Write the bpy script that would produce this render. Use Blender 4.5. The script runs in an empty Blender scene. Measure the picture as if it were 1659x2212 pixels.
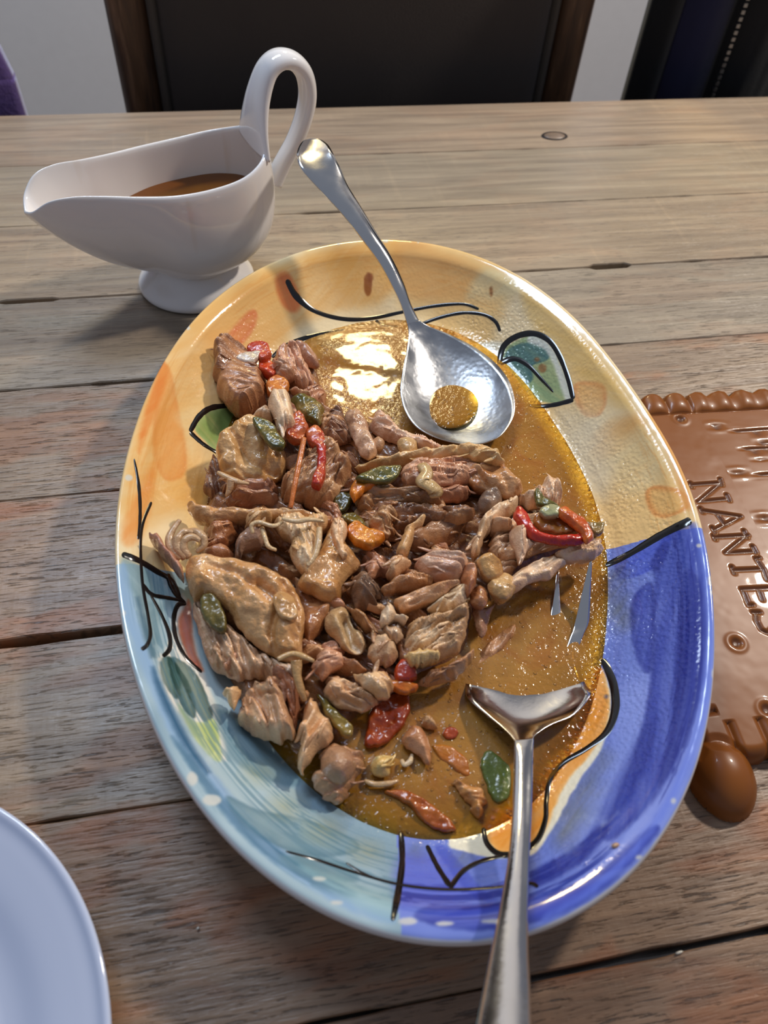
import bpy, bmesh, math
import numpy as np

# ------------------------------------------------------------------ camera
# world: x to the right of the photographer, y away, z up; the table top is at TZ
TZ = 0.75
CAM_H = 0.34                       # eye above the table top
PITCH, ROLL = 52.0, 5.25           # degrees
FPX, CX, CY = 1660.0, 829.5, 1106.0
TABLE_ANG = math.radians(14.25)    # the planks' heading
S = bpy.context.scene
COL = S.collection
_t, _r = math.radians(PITCH), math.radians(ROLL)
_fw = np.array([0, math.cos(_t), -math.sin(_t)])
_u0 = np.array([0, math.sin(_t), math.cos(_t)])
_x0 = np.array([1.0, 0, 0])
RT = _x0 * math.cos(_r) + _u0 * math.sin(_r)
UP = -_x0 * math.sin(_r) + _u0 * math.cos(_r)
cam = bpy.data.cameras.new('camera')
camo = bpy.data.objects.new('camera', cam)
COL.objects.link(camo)
from mathutils import Matrix, Vector
m3 = Matrix((RT, UP, -_fw)).transposed()
camo.matrix_world = Matrix.Translation((0, 0, TZ + CAM_H)) @ m3.to_4x4()
cam.sensor_fit = 'VERTICAL'
cam.sensor_height = 24.0
cam.lens = 24.0 * FPX / 2212.0
cam.clip_start = 0.02
cam.dof.use_dof = True
cam.dof.focus_distance = 0.42
cam.dof.aperture_fstop = 6.5
S.camera = camo

# ------------------------------------------------------------------ light
S.view_settings.view_transform = 'Standard'
S.view_settings.look = 'None'
S.view_settings.gamma = 1.0
S.view_settings.use_curve_mapping = False
S.view_settings.exposure = 0.0
S.cycles.max_bounces = 5
S.cycles.diffuse_bounces = 2
S.cycles.glossy_bounces = 3
S.cycles.adaptive_threshold = 0.02
S.cycles.transmission_bounces = 2
S.cycles.transparent_max_bounces = 6
S.cycles.caustics_reflective = False
S.cycles.caustics_refractive = False
W = bpy.data.worlds.new('room_air')
S.world = W
W.use_nodes = True
W.node_tree.nodes['Background'].inputs[0].default_value = (0.72, 0.80, 1.0, 1)
W.node_tree.nodes['Background'].inputs[1].default_value = 0.25

def area_lamp(name, loc, target, size, power, color, shape='DISK', size_y=None):
    l = bpy.data.lights.new(name, 'AREA')
    l.shape = shape
    l.size = size
    if size_y: l.size_y = size_y
    l.energy = power
    l.color = color
    o = bpy.data.objects.new(name, l)
    COL.objects.link(o)
    o.location = (loc[0], loc[1], loc[2] + TZ)
    d = Vector((target[0] - loc[0], target[1] - loc[1], target[2] - loc[2]))
    o.rotation_euler = d.to_track_quat('-Z', 'Y').to_euler()
    return o

area_lamp('pendant_lamp', (-0.07, 1.25, 0.80), (0.0, 0.35, 0), 0.13, 3.0, (1.0, 0.80, 0.40))
area_lamp('ceiling_spot', (0.95, 1.05, 1.15), (0.0, 0.35, 0), 0.12, 16, (1.0, 0.90, 0.78))
area_lamp('ceiling_panel', (-0.46, 0.92, 1.32), (-0.05, 0.3, 0), 0.6, 11.5, (0.66, 0.80, 1.0), 'RECTANGLE', 0.25)

# ------------------------------------------------------------------ rays
def unp(px, py, z):
    """the point at height z (above the table top) on the ray through a pixel"""
    d = _fw + RT * ((px - CX) / FPX) - UP * ((py - CY) / FPX)
    k = (z - CAM_H) / d[2]
    return np.array([d[0] * k, d[1] * k, z])

def unpa(P, z):
    P = np.asarray(P, float)
    z = np.broadcast_to(np.asarray(z, float), P.shape[:1])
    d = _fw[None] + RT[None] * ((P[:, :1] - CX) / FPX) - UP[None] * ((P[:, 1:] - CY) / FPX)
    k = (z - CAM_H) / d[:, 2]
    return np.stack([d[:, 0] * k, d[:, 1] * k, z], 1)

CA, SA = math.cos(TABLE_ANG), math.sin(TABLE_ANG)
def uv2xy(u, v): return (u * CA - v * SA, u * SA + v * CA)
def ray_v(px, py, v):
    """the point of a pixel's ray in the upright plane at table depth v: (u, z)"""
    d = _fw + RT * ((px - CX) / FPX) - UP * ((py - CY) / FPX)
    k = (v - 0) / (-d[0] * SA + d[1] * CA)
    return (d[0] * k * CA + d[1] * k * SA, CAM_H + d[2] * k)

# ------------------------------------------------------------------ helpers
def warm(c):
    """cooked meat's pigment leans to tan"""
    c = np.asarray(c, float)
    return c * (1.24 - .27 * c.max() / 255) * np.array([1.02, .985, .955])
def lin(c):
    c = np.asarray(c, float) / 255.0
    return np.where(c <= 0.04045, c / 12.92, ((c + 0.055) / 1.055) ** 2.4)
def L4(c): return tuple(lin(c)) + (1.0,)

_tabs = {}
def vnoise(x, y, seed=0):
    """smooth value noise in 0..1"""
    if seed not in _tabs: _tabs[seed] = np.random.RandomState(seed + 17).rand(256, 256)
    T = _tabs[seed]
    xi = np.floor(x).astype(int); yi = np.floor(y).astype(int)
    fx = x - xi; fy = y - yi
    fx = fx * fx * (3 - 2 * fx); fy = fy * fy * (3 - 2 * fy)
    a = T[xi & 255, yi & 255]; b = T[(xi + 1) & 255, yi & 255]
    c = T[xi & 255, (yi + 1) & 255]; d = T[(xi + 1) & 255, (yi + 1) & 255]
    return (a * (1 - fx) + b * fx) * (1 - fy) + (c * (1 - fx) + d * fx) * fy
def fbm(x, y, seed=0, o=3):
    s = 0; a = 0.5; t = 0
    for i in range(o):
        s = s + a * vnoise(x * 2 ** i + 13.7 * i, y * 2 ** i + 7.3 * i, seed + i); t += a; a *= 0.5
    return s / t
def sstep(a, b, x):
    t = np.clip((x - a) / (b - a), 0, 1)
    return t * t * (3 - 2 * t)

def crom(P, n=6, closed=False):
    """Catmull-Rom through the points of P"""
    P = np.asarray(P, float); N = len(P)
    out = []
    for i in range(N if closed else N - 1):
        if closed: p0, p1, p2, p3 = P[(i - 1) % N], P[i], P[(i + 1) % N], P[(i + 2) % N]
        else: p0, p1, p2, p3 = P[max(i - 1, 0)], P[i], P[i + 1], P[min(i + 2, N - 1)]
        for k in range(n):
            t = k / n
            out.append(0.5 * (2 * p1 + (p2 - p0) * t + (2 * p0 - 5 * p1 + 4 * p2 - p3) * t * t + (3 * p1 - p0 - 3 * p2 + p3) * t ** 3))
    if not closed: out.append(P[-1])
    return np.array(out)

def sdf(X, Y, poly):
    """signed distance (positive inside) and the nearest point on a polygon"""
    A = poly; Bp = np.roll(poly, -1, 0)
    best = np.full(X.shape, 1e9); nx = np.zeros(X.shape); ny = np.zeros(X.shape)
    ins = np.zeros(X.shape, bool)
    for (ax, ay), (bx, by) in zip(A, Bp):
        dx, dy = bx - ax, by - ay
        l = dx * dx + dy * dy
        if l < 1e-16: continue
        t = np.clip(((X - ax) * dx + (Y - ay) * dy) / l, 0, 1)
        qx = ax + t * dx; qy = ay + t * dy
        d = (X - qx) ** 2 + (Y - qy) ** 2
        k = d < best
        best = np.where(k, d, best); nx = np.where(k, qx, nx); ny = np.where(k, qy, ny)
        if dy != 0:
            ins ^= ((ay > Y) != (by > Y)) & (X < dx * (Y - ay) / dy + ax)
    best = np.sqrt(best)
    return np.where(ins, best, -best), nx, ny

def pdist(X, Y, line):
    """distance to an open polyline"""
    best = np.full(X.shape, 1e9)
    for (ax, ay), (bx, by) in zip(line[:-1], line[1:]):
        dx, dy = bx - ax, by - ay
        l = max(dx * dx + dy * dy, 1e-16)
        t = np.clip(((X - ax) * dx + (Y - ay) * dy) / l, 0, 1)
        best = np.minimum(best, (X - ax - t * dx) ** 2 + (Y - ay - t * dy) ** 2)
    return np.sqrt(best)

def props(o, label=None, cat=None, group=None, kind=None):
    if label: o['label'] = label
    if cat: o['category'] = cat
    if group: o['group'] = group
    if kind: o['kind'] = kind
    return o

def thing(name, label, cat, loc, group=None):
    o = bpy.data.objects.new(name, None)
    o.empty_display_size = 0.03
    COL.objects.link(o)
    o.location = (loc[0], loc[1], loc[2] + TZ)
    return props(o, label, cat, group)

def base_of(p):
    """where a parent's chain puts its origin, above the table top"""
    v = Vector((0, 0, 0))
    while p is not None: v += p.location; p = p.parent
    return np.array([v.x, v.y, v.z - TZ])

def mesh_np(name, V, F, mat, parent=None, col=None, attrs=None, smooth=True, org=None, recalc=True):
    """one mesh object from numpy arrays; V stands above the table top in table space"""
    V = np.asarray(V, float).reshape(-1, 3)
    if parent is not None:
        b = base_of(parent)
    else:
        b = np.array([V[:, 0].mean(), V[:, 1].mean(), V[:, 2].min()]) if org is None else np.asarray(org, float)
    me = bpy.data.meshes.new(name)
    if not isinstance(F, (list, tuple)): F = [F]
    F = [np.asarray(f, int) for f in F if len(f)]
    ref = V.mean(0) - np.array([0, 0, 10.0])           # outward, or upward on an open sheet
    vol = 0.0
    for f in F:
        p = V[f] - ref
        for k in range(1, f.shape[1] - 1): vol += np.einsum('ij,ij->i', p[:, 0], np.cross(p[:, k], p[:, k + 1])).sum()
    if vol < 0: F = [f[:, ::-1] for f in F]
    nl = sum(f.size for f in F); nf = sum(len(f) for f in F)
    me.vertices.add(len(V)); me.vertices.foreach_set('co', (V - b).astype(np.float32).ravel())
    me.loops.add(nl); me.loops.foreach_set('vertex_index', np.concatenate([f.ravel() for f in F]).astype(np.int32))
    st = []; k = 0
    for f in F:
        st.append(np.arange(len(f)) * f.shape[1] + k); k += f.size
    me.polygons.add(nf); me.polygons.foreach_set('loop_start', np.concatenate(st).astype(np.int32))
    me.update(calc_edges=True)
    me.validate()
    if recalc and len(F) > 1:
        bm = bmesh.new(); bm.from_mesh(me); bmesh.ops.recalc_face_normals(bm, faces=bm.faces); bm.to_mesh(me); bm.free()
    me.polygons.foreach_set('use_smooth', np.full(len(me.polygons), smooth, bool))
    if col is not None:
        c = np.ones((len(V), 4), np.float32); c[:, :3] = col
        a = me.attributes.new('Col', 'FLOAT_COLOR', 'POINT'); a.data.foreach_set('color', c.ravel())
    for k2, v2 in (attrs or {}).items():
        a = me.attributes.new(k2, 'FLOAT', 'POINT'); a.data.foreach_set('value', np.asarray(v2, np.float32))
    me.materials.append(mat)
    o = bpy.data.objects.new(name, me)
    COL.objects.link(o)
    if parent is not None: o.parent = parent
    else: o.location = (b[0], b[1], b[2] + TZ)
    return o

def grid_faces(n, m, wrap=False, off=0):
    """quads of an n x m vertex grid, the m direction wrapped on request"""
    i = np.arange(n - 1)[:, None]; j = np.arange(m if wrap else m - 1)[None]
    a = i * m + j; b = i * m + (j + 1) % m
    return (np.stack([a, b, b + m, a + m], -1).reshape(-1, 4)) + off

def sweep(path, frames, radii, nseg=10, cap=True):
    """tube: path (n,3), frames [(A,B)], radii [(ra,rb)]"""
    n = len(path); an = np.arange(nseg) / nseg * 2 * math.pi
    V = []
    for p, (A, B), (ra, rb) in zip(path, frames, radii):
        V.append(p[None] + np.cos(an)[:, None] * A * ra + np.sin(an)[:, None] * B * rb)
    V = np.concatenate(V); F = [grid_faces(n, nseg, True)]
    if cap:
        V = np.vstack([V, path[0], path[-1]])
        j = np.arange(nseg)
        F.append(np.stack([np.full(nseg, n * nseg), (j + 1) % nseg, j], 1))
        F.append(np.stack([np.full(nseg, n * nseg + 1), (n - 1) * nseg + j, (n - 1) * nseg + (j + 1) % nseg], 1))
    return V, F

def auto_frames(path, hint=(0, 0, 1)):
    T = np.gradient(path, axis=0); T /= np.linalg.norm(T, axis=1)[:, None] + 1e-12
    h = np.asarray(hint, float); fr = []
    for t in T:
        a = np.cross(h, t); a /= np.linalg.norm(a) + 1e-12
        fr.append((a, np.cross(t, a)))
    return fr

def box(cx, cy, cz, sx, sy, sz):
    V = np.array([[x, y, z] for x in (-1, 1) for y in (-1, 1) for z in (-1, 1)], float) * 0.5 * np.array([sx, sy, sz]) + np.array([cx, cy, cz])
    return V, np.array([[0, 1, 3, 2], [4, 6, 7, 5], [0, 4, 5, 1], [2, 3, 7, 6], [0, 2, 6, 4], [1, 5, 7, 3]])

# ------------------------------------------------------------------ materials
class NT:
    def __init__(s, name):
        s.m = bpy.data.materials.new(name); s.m.use_nodes = True
        s.t = s.m.node_tree; s.t.nodes.clear()
        s.out = s.n('ShaderNodeOutputMaterial')
    def n(s, t, ins=None, **kw):
        o = s.t.nodes.new(t)
        for k, v in kw.items(): setattr(o, k, v)
        for k, v in (ins or {}).items(): s.set(o.inputs[k], v)
        return o
    def set(s, inp, v):
        if hasattr(v, 'is_output'): s.t.links.new(v, inp)
        elif hasattr(v, 'outputs'): s.t.links.new(v.outputs[0], inp)
        else: inp.default_value = v
    def ramp(s, fac, stops, interp='LINEAR'):
        r = s.n('ShaderNodeValToRGB', {0: fac}); r.color_ramp.interpolation = interp
        e = r.color_ramp.elements
        while len(e) < len(stops): e.new(0.5)
        for x, (p, c) in zip(e, stops):
            x.position = p; x.color = c if len(c) == 4 else tuple(c) + (1,)
        return r.outputs[0]
    def mix(s, f, a, b, mode='MIX'):
        r = s.n('ShaderNodeMix', data_type='RGBA', blend_type=mode, clamp_factor=True)
        s.set(r.inputs[0], f); s.set(r.inputs[6], a); s.set(r.inputs[7], b)
        return r.outputs[2]
    def math(s, op, a, b=None, c=None):
        r = s.n('ShaderNodeMath', operation=op)
        s.set(r.inputs[0], a)
        if b is not None: s.set(r.inputs[1], b)
        if c is not None: s.set(r.inputs[2], c)
        return r.outputs[0]
    def coord(s, scale=(1, 1, 1), rot=(0, 0, 0), loc=(0, 0, 0)):
        tc = s.n('ShaderNodeTexCoord')
        return s.n('ShaderNodeMapping', {0: tc.outputs['Object'], 1: loc, 2: rot, 3: scale}).outputs[0]
    def noise(s, vec, scale, detail=3, rough=0.5, dist=0):
        return s.n('ShaderNodeTexNoise', {'Vector': vec, 'Scale': scale, 'Detail': detail, 'Roughness': rough, 'Distortion': dist}).outputs[0]
    def bump(s, h, strength, dist, normal=None):
        b = s.n('ShaderNodeBump', {'Strength': strength, 'Distance': dist, 'Height': h})
        if normal is not None: s.set(b.inputs['Normal'], normal)
        return b.outputs[0]
    def bsdf(s, **ins):
        b = s.n('ShaderNodeBsdfPrincipled')
        for k, v in ins.items(): s.set(b.inputs[k.replace('_', ' ')], v)
        s.t.links.new(b.outputs[0], s.out.inputs[0])
        return b
    def attr(s, name):
        return s.n('ShaderNodeAttribute', attribute_name=name)

def simple(name, color, rough=0.5, metal=0.0, coat=0.0, spec=0.5):
    n = NT(name)
    n.bsdf(Base_Color=L4(color), Roughness=rough, Metallic=metal, Coat_Weight=coat, Specular_IOR_Level=spec)
    return n.m

def mat_food(name, rough=0.34, sss=0.0, bump=0.5, bscale=900, coat=0.35, spots=0.3):
    n = NT(name)
    c = n.attr('Col').outputs['Color']
    v = n.coord()
    big = n.noise(v, 160, 3, 0.6)
    c2 = n.mix(n.math('MULTIPLY', n.ramp(big, [(0.42, (0, 0, 0)), (0.7, (1, 1, 1))]), spots), c, n.mix(1.0, c, (0.62, 0.50, 0.36, 1), 'MULTIPLY'))
    f = n.noise(v, bscale, 2, 0.6)
    g = n.noise(v, 260, 2, 0.5)
    h = n.math('ADD', n.math('MULTIPLY', f, 0.35), g)
    r = n.ramp(n.noise(v, 300, 2, 0.5), [(0.35, (rough * 0.55,) * 3), (0.7, (min(rough * 1.5, 1),) * 3)])
    n.bsdf(Base_Color=c2, Roughness=r, Normal=n.bump(h, bump, 0.0008), Coat_Weight=coat, Coat_Roughness=0.09)
    return n.m

M = {}
M['meat'] = mat_food('braised_chicken_meat', rough=0.30, bump=0.9, bscale=1300, coat=0.45)
M['skin'] = mat_food('glossy_chicken_skin', rough=0.22, bump=0.9, bscale=900, coat=0.6, spots=0.35)
M['veg'] = mat_food('stewed_pepper', rough=0.26, bump=0.7, bscale=800, coat=0.45, spots=0.35)

def mat_wood():
    n = NT('weathered_plank_wood')
    tint = n.attr('Col').outputs['Color']
    v = n.coord(rot=(0, 0, 0))
    vg = n.coord(scale=(2.2, 42, 6))
    grain = n.noise(vg, 3.2, 4, 0.62, 0.6)
    vf = n.coord(scale=(15, 190, 10))
    fine = n.noise(vf, 4, 3, 0.65, 0.3)
    patch = n.noise(n.coord(scale=(4, 11, 1)), 2.6, 3, 0.62, 0.5)
    # grey-brown skin over a warmer heart
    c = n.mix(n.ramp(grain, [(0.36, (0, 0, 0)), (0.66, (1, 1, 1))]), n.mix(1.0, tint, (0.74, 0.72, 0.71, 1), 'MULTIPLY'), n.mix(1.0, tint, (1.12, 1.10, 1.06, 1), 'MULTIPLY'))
    red = n.attr('red').outputs['Fac']
    rf = n.math('MULTIPLY', n.ramp(patch, [(0.50, (0, 0, 0)), (0.60, (1, 1, 1))]), red)
    c = n.mix(rf, c, n.mix(1.0, c, (1.12, 0.76, 0.56, 1), 'MULTIPLY'))
    # dark pores along the grain
    pore = n.ramp(fine, [(0.35, (1, 1, 1)), (0.44, (0, 0, 0))])
    mask = n.ramp(n.noise(n.coord(scale=(6, 18, 1)), 2.2, 3, 0.6), [(0.38, (0.25, 0.25, 0.25)), (0.58, (1, 1, 1))])
    wear = n.attr('wear').outputs['Fac']
    pf = n.math('MULTIPLY', n.math('MULTIPLY', pore, mask), wear)
    c = n.mix(n.math('MULTIPLY', pf, 0.72), c, (0.045, 0.040, 0.037, 1))
    # saw marks across the grain
    saw = n.noise(n.coord(scale=(150, 4, 1), rot=(0, 0, 0.10)), 1.0, 3, 0.6)
    sm = n.ramp(n.noise(n.coord(scale=(5, 12, 1), loc=(3, 1, 0)), 2.0, 2, 0.5), [(0.45, (0, 0, 0)), (0.62, (1, 1, 1))])
    sf = n.math('MULTIPLY', n.math('MULTIPLY', n.ramp(saw, [(0.55, (0, 0, 0)), (0.68, (1, 1, 1))]), sm), 0.35)
    c = n.mix(sf, c, n.mix(1.0, c, (1.3, 1.26, 1.2, 1), 'MULTIPLY'))
    h = n.math('SUBTRACT', n.math('ADD', n.math('MULTIPLY', grain, 0.5), n.math('MULTIPLY', saw, 0.18)), n.math('MULTIPLY', pf, 0.8))
    h = n.math('ADD', h, n.math('MULTIPLY', fine, 0.3))
    r = n.ramp(patch, [(0.3, (0.30,) * 3), (0.7, (0.46,) * 3)])
    n.bsdf(Base_Color=c, Roughness=r, Normal=n.bump(h, 0.7, 0.0012), Specular_IOR_Level=0.5, Coat_Weight=0.12, Coat_Roughness=0.25)
    return n.m
M['wood'] = mat_wood()

def mat_frame():
    n = NT('dark_oak_frame')
    g = n.noise(n.coord(scale=(30, 30, 3)), 4, 5, 0.6, 0.4)
    c = n.ramp(g, [(0.3, L4((50, 34, 24))), (0.55, L4((92, 64, 42))), (0.75, L4((128, 96, 70)))])
    n.bsdf(Base_Color=c, Roughness=0.5, Normal=n.bump(g, 0.4, 0.001))
    return n.m
M['frame'] = mat_frame()

def mat_cloth(name, c0, c1, scale=900, rough=0.9, sheen=0.2, bump=0.4):
    n = NT(name)
    v = n.coord()
    g = n.noise(v, scale, 2, 0.6)
    b = n.noise(v, 12, 3, 0.5)
    n.bsdf(Base_Color=n.mix(b, L4(c0), L4(c1)), Roughness=rough, Sheen_Weight=sheen, Normal=n.bump(g, bump, 0.001), Specular_IOR_Level=0.25)
    return n.m
M['uphol'] = mat_cloth('dark_upholstery', (66, 59, 55), (76, 68, 63))
M['piping'] = mat_cloth('upholstery_piping', (76, 69, 62), (86, 78, 70))
M['black_cloth'] = mat_cloth('black_jacket_cloth', (12, 12, 14), (18, 18, 20))
M['navy_cloth'] = mat_cloth('navy_jacket_cloth', (30, 31, 58), (36, 37, 66))
M['char_cloth'] = mat_cloth('charcoal_jacket_cloth', (22, 23, 24), (28, 28, 30))
M['purple'] = mat_cloth('purple_fleece', (78, 58, 118), (104, 82, 146), scale=260, sheen=0.6, bump=1.0)
M['zip'] = simple('silver_zip', (150, 150, 150), 0.35, 0.9)

def mat_wall():
    n = NT('white_painted_wall')
    g = n.noise(n.coord(), 60, 3, 0.5)
    n.bsdf(Base_Color=n.mix(g, L4((234, 232, 234)), L4((240, 238, 240))), Roughness=0.75, Normal=n.bump(g, 0.15, 0.001))
    return n.m
M['wall'] = mat_wall()
def mat_floor():
    n = NT('grey_stone_floor')
    g = n.noise(n.coord(), 8, 4, 0.6)
    n.bsdf(Base_Color=n.mix(g, L4((120, 112, 104)), L4((150, 142, 134))), Roughness=0.5)
    return n.m
M['floor'] = mat_floor()

def mat_porcelain():
    n = NT('white_porcelain')
    v = n.coord()
    g = n.noise(v, 90, 2, 0.5)
    # thin dried drips of gravy run down the side
    st = n.noise(n.coord(scale=(60, 60, 3)), 1.2, 2, 0.5)
    dr = n.math('MULTIPLY', n.ramp(st, [(0.66, (0, 0, 0)), (0.74, (1, 1, 1))]), 0.22)
    n.bsdf(Base_Color=n.mix(dr, L4((238, 234, 232)), L4((206, 176, 136))), Roughness=0.09, Coat_Weight=0.5, Coat_Roughness=0.03, Normal=n.bump(g, 0.012, 0.001))
    return n.m
M['porcelain'] = mat_porcelain()
M['plate'] = simple('white_plate_glaze', (194, 202, 224), 0.10, 0, 0.5)

def mat_metal(name, rough, grease, base=(0.74, 0.73, 0.71)):
    n = NT(name)
    v = n.coord()
    g = n.noise(v, 240, 3, 0.6)
    d = n.n('ShaderNodeTexVoronoi', {'Vector': v, 'Scale': 420.0}, feature='SMOOTH_F1').outputs[0]
    k = n.noise(v, 60, 2, 0.5)
    h = n.math('ADD', n.math('MULTIPLY', d, n.math('MULTIPLY', n.ramp(k, [(0.35, (0, 0, 0)), (0.65, (1, 1, 1))]), grease)), n.math('MULTIPLY', g, 0.15))
    n.bsdf(Base_Color=base + (1,), Metallic=1.0, Roughness=n.ramp(k, [(0.3, (rough * 0.7,) * 3), (0.7, (rough * 1.5,) * 3)]), Normal=n.bump(h, 0.25, 0.0012))
    return n.m
M['steel'] = mat_metal('polished_steel', 0.12, 0.0)
M['spoon_steel'] = mat_metal('worn_steel', 0.27, 0.7, (0.50, 0.51, 0.53))

def mat_glaze():
    n = NT('painted_platter_glaze')
    c = n.attr('Col').outputs['Color']
    v = n.coord()
    k = n.noise(v, 22, 3, 0.6)
    d = n.n('ShaderNodeTexVoronoi', {'Vector': v, 'Scale': 520.0}, feature='SMOOTH_F1').outputs[0]
    g = n.noise(v, 300, 3, 0.6)
    wet = n.attr('wet').outputs['Fac']
    h = n.math('MULTIPLY', n.math('ADD', d, n.math('MULTIPLY', g, 0.8)), n.math('MULTIPLY', n.ramp(k, [(0.4, (0.25,) * 3), (0.62, (1, 1, 1))]), wet))
    n.bsdf(Base_Color=c, Roughness=0.11, Coat_Weight=0.6, Coat_Roughness=0.05, Normal=n.bump(h, 0.45, 0.0012))
    return n.m
M['glaze'] = mat_glaze()
M['black_glaze'] = simple('black_brush_glaze', (20, 19, 20), 0.16, 0, 0.5)
M['tray'] = None
def mat_tray():
    n = NT('caramel_brown_glaze')
    v = n.coord()
    g = n.noise(v, 14, 4, 0.6)
    recess_shade = n.attr('recess_shade').outputs['Fac']
    c = n.mix(g, L4((122, 66, 20)), L4((140, 82, 30)))
    c = n.mix(recess_shade, c, L4((86, 52, 36)))  # shade of the recesses painted into the glaze colour
    n.bsdf(Base_Color=c, Roughness=0.35, Specular_IOR_Level=0.3, Coat_Weight=0.22, Coat_Roughness=0.04, Normal=n.bump(n.noise(v, 90, 2, 0.5), 0.04, 0.001))
    return n.m
M['tray'] = mat_tray()

def mat_sauce():
    """turbid broth: clear where it is thin, opaque where it is deep, a fatty skin on top"""
    n = NT('oily_broth')
    dep = n.attr('depth').outputs['Fac']
    v = n.coord()
    k = n.noise(v, 9, 3, 0.55, 0.4)
    base = n.ramp(k, [(0.32, L4((144, 94, 30))), (0.52, L4((170, 118, 46))), (0.72, L4((184, 134, 72)))])
    base = n.mix(n.math('MULTIPLY', n.ramp(n.noise(v, 34, 4, 0.6, 0.8), [(0.5, (0, 0, 0)), (0.66, (1, 1, 1))]), 0.55), base, L4((156, 86, 26)))
    edge = n.ramp(dep, [(0.0, (1, 1, 1)), (0.15, (1, 1, 1)), (0.5, (0, 0, 0))])
    col = n.mix(edge, base, L4((206, 138, 22)))
    vo = n.n('ShaderNodeTexVoronoi', {'Vector': v, 'Scale': 330.0, 'Randomness': 1.0}, feature='F1')
    vd = vo.outputs['Distance']
    ring = n.ramp(vd, [(0.16, (0, 0, 0)), (0.24, (1, 1, 1)), (0.34, (0, 0, 0))])
    pick = n.ramp(n.noise(v, 240, 1, 0.5), [(0.5, (0, 0, 0)), (0.6, (1, 1, 1))])
    col = n.mix(n.math('MULTIPLY', n.math('MULTIPLY', ring, pick), 0.75), col, L4((112, 68, 18)))
    cup = n.ramp(vd, [(0.0, (1, 1, 1)), (0.3, (0, 0, 0))])
    h = n.math('ADD', n.math('MULTIPLY', n.math('MULTIPLY', cup, pick), 0.8), n.math('MULTIPLY', n.noise(v, 430, 2, 0.6), 0.6))
    h = n.math('ADD', h, n.math('MULTIPLY', n.noise(v, 70, 2, 0.5), 1.2))
    nb = n.bump(h, 0.6, 0.0013)
    p = n.n('ShaderNodeBsdfPrincipled', {'Base Color': col, 'Roughness': 0.12, 'Normal': nb, 'Coat Weight': 0.6, 'Coat Roughness': 0.05})
    g = n.n('ShaderNodeBsdfGlossy', {'Color': (1, 1, 1, 1), 'Roughness': 0.06, 'Normal': nb})
    tr = n.n('ShaderNodeBsdfTransparent', {'Color': L4((240, 205, 120))})
    fr = n.n('ShaderNodeFresnel', {'IOR': 1.4, 'Normal': nb})
    thin = n.n('ShaderNodeMixShader', {0: fr.outputs[0], 1: tr.outputs[0], 2: g.outputs[0]})
    al = n.ramp(dep, [(0.0, (0.06,) * 3), (0.25, (0.42,) * 3), (0.5, (0.82,) * 3), (0.8, (0.97,) * 3)])
    o = n.n('ShaderNodeMixShader', {0: al, 1: thin.outputs[0], 2: p.outputs[0]})
    n.t.links.new(o.outputs[0], n.out.inputs[0])
    return n.m
M['sauce'] = mat_sauce()
def mat_gravy():
    n = NT('brown_gravy')
    k = n.noise(n.coord(), 60, 3, 0.5)
    n.bsdf(Base_Color=n.mix(k, L4((116, 62, 8)), L4((144, 86, 18))), Roughness=0.12, Specular_IOR_Level=0.35, Coat_Weight=0.2, Normal=n.bump(k, 0.1, 0.001))
    return n.m
M['gravy'] = mat_gravy()
M['pud'] = simple('yellow_broth', (158, 116, 36), 0.08, 0, 0.4)

# ------------------------------------------------------------------ room
def quadbox(name, u0, u1, v0, v1, z0, z1, mat, parent=None):
    V = []
    for u in (u0, u1):
        for v in (v0, v1):
            x, y = uv2xy(u, v)
            V += [[x, y, z0], [x, y, z1]]
    F = [[0, 1, 3, 2], [4, 6, 7, 5], [0, 4, 5, 1], [2, 3, 7, 6], [0, 2, 6, 4], [1, 5, 7, 3]]
    return mesh_np(name, V, np.array(F), mat, parent, smooth=False)
props(quadbox('floor', -4.0, 4.0, -2.5, 1.60, -TZ - 0.05, -TZ, M['floor']), kind='structure')
props(quadbox('wall_back', -4.0, 4.0, 1.55, 1.67, -TZ, 1.75, M['wall']), kind='structure')

# ------------------------------------------------------------------ table
tx, ty = uv2xy(0.1, 0.30)
table = thing('dining_table', 'weathered grey-brown plank dining table under the dishes', 'table', (tx, ty, -TZ))
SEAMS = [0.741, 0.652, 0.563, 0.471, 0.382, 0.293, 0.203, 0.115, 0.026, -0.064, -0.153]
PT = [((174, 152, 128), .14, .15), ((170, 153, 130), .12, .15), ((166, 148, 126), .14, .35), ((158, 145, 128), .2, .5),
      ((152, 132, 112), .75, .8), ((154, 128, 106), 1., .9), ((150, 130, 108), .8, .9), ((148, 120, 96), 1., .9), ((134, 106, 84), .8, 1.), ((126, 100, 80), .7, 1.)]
NOTCH = {0.471: [(0.262, 0.298, 0.0026), (-0.165, -0.125, 0.0016)], 0.203: [(-0.14, -0.07, 0.0018)], 0.563: [(0.05, 0.10, 0.0012)], 0.382: [(-0.10, -0.06, 0.0012)],
         0.026: [(0.07, 0.2, 0.0010)]}
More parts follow.
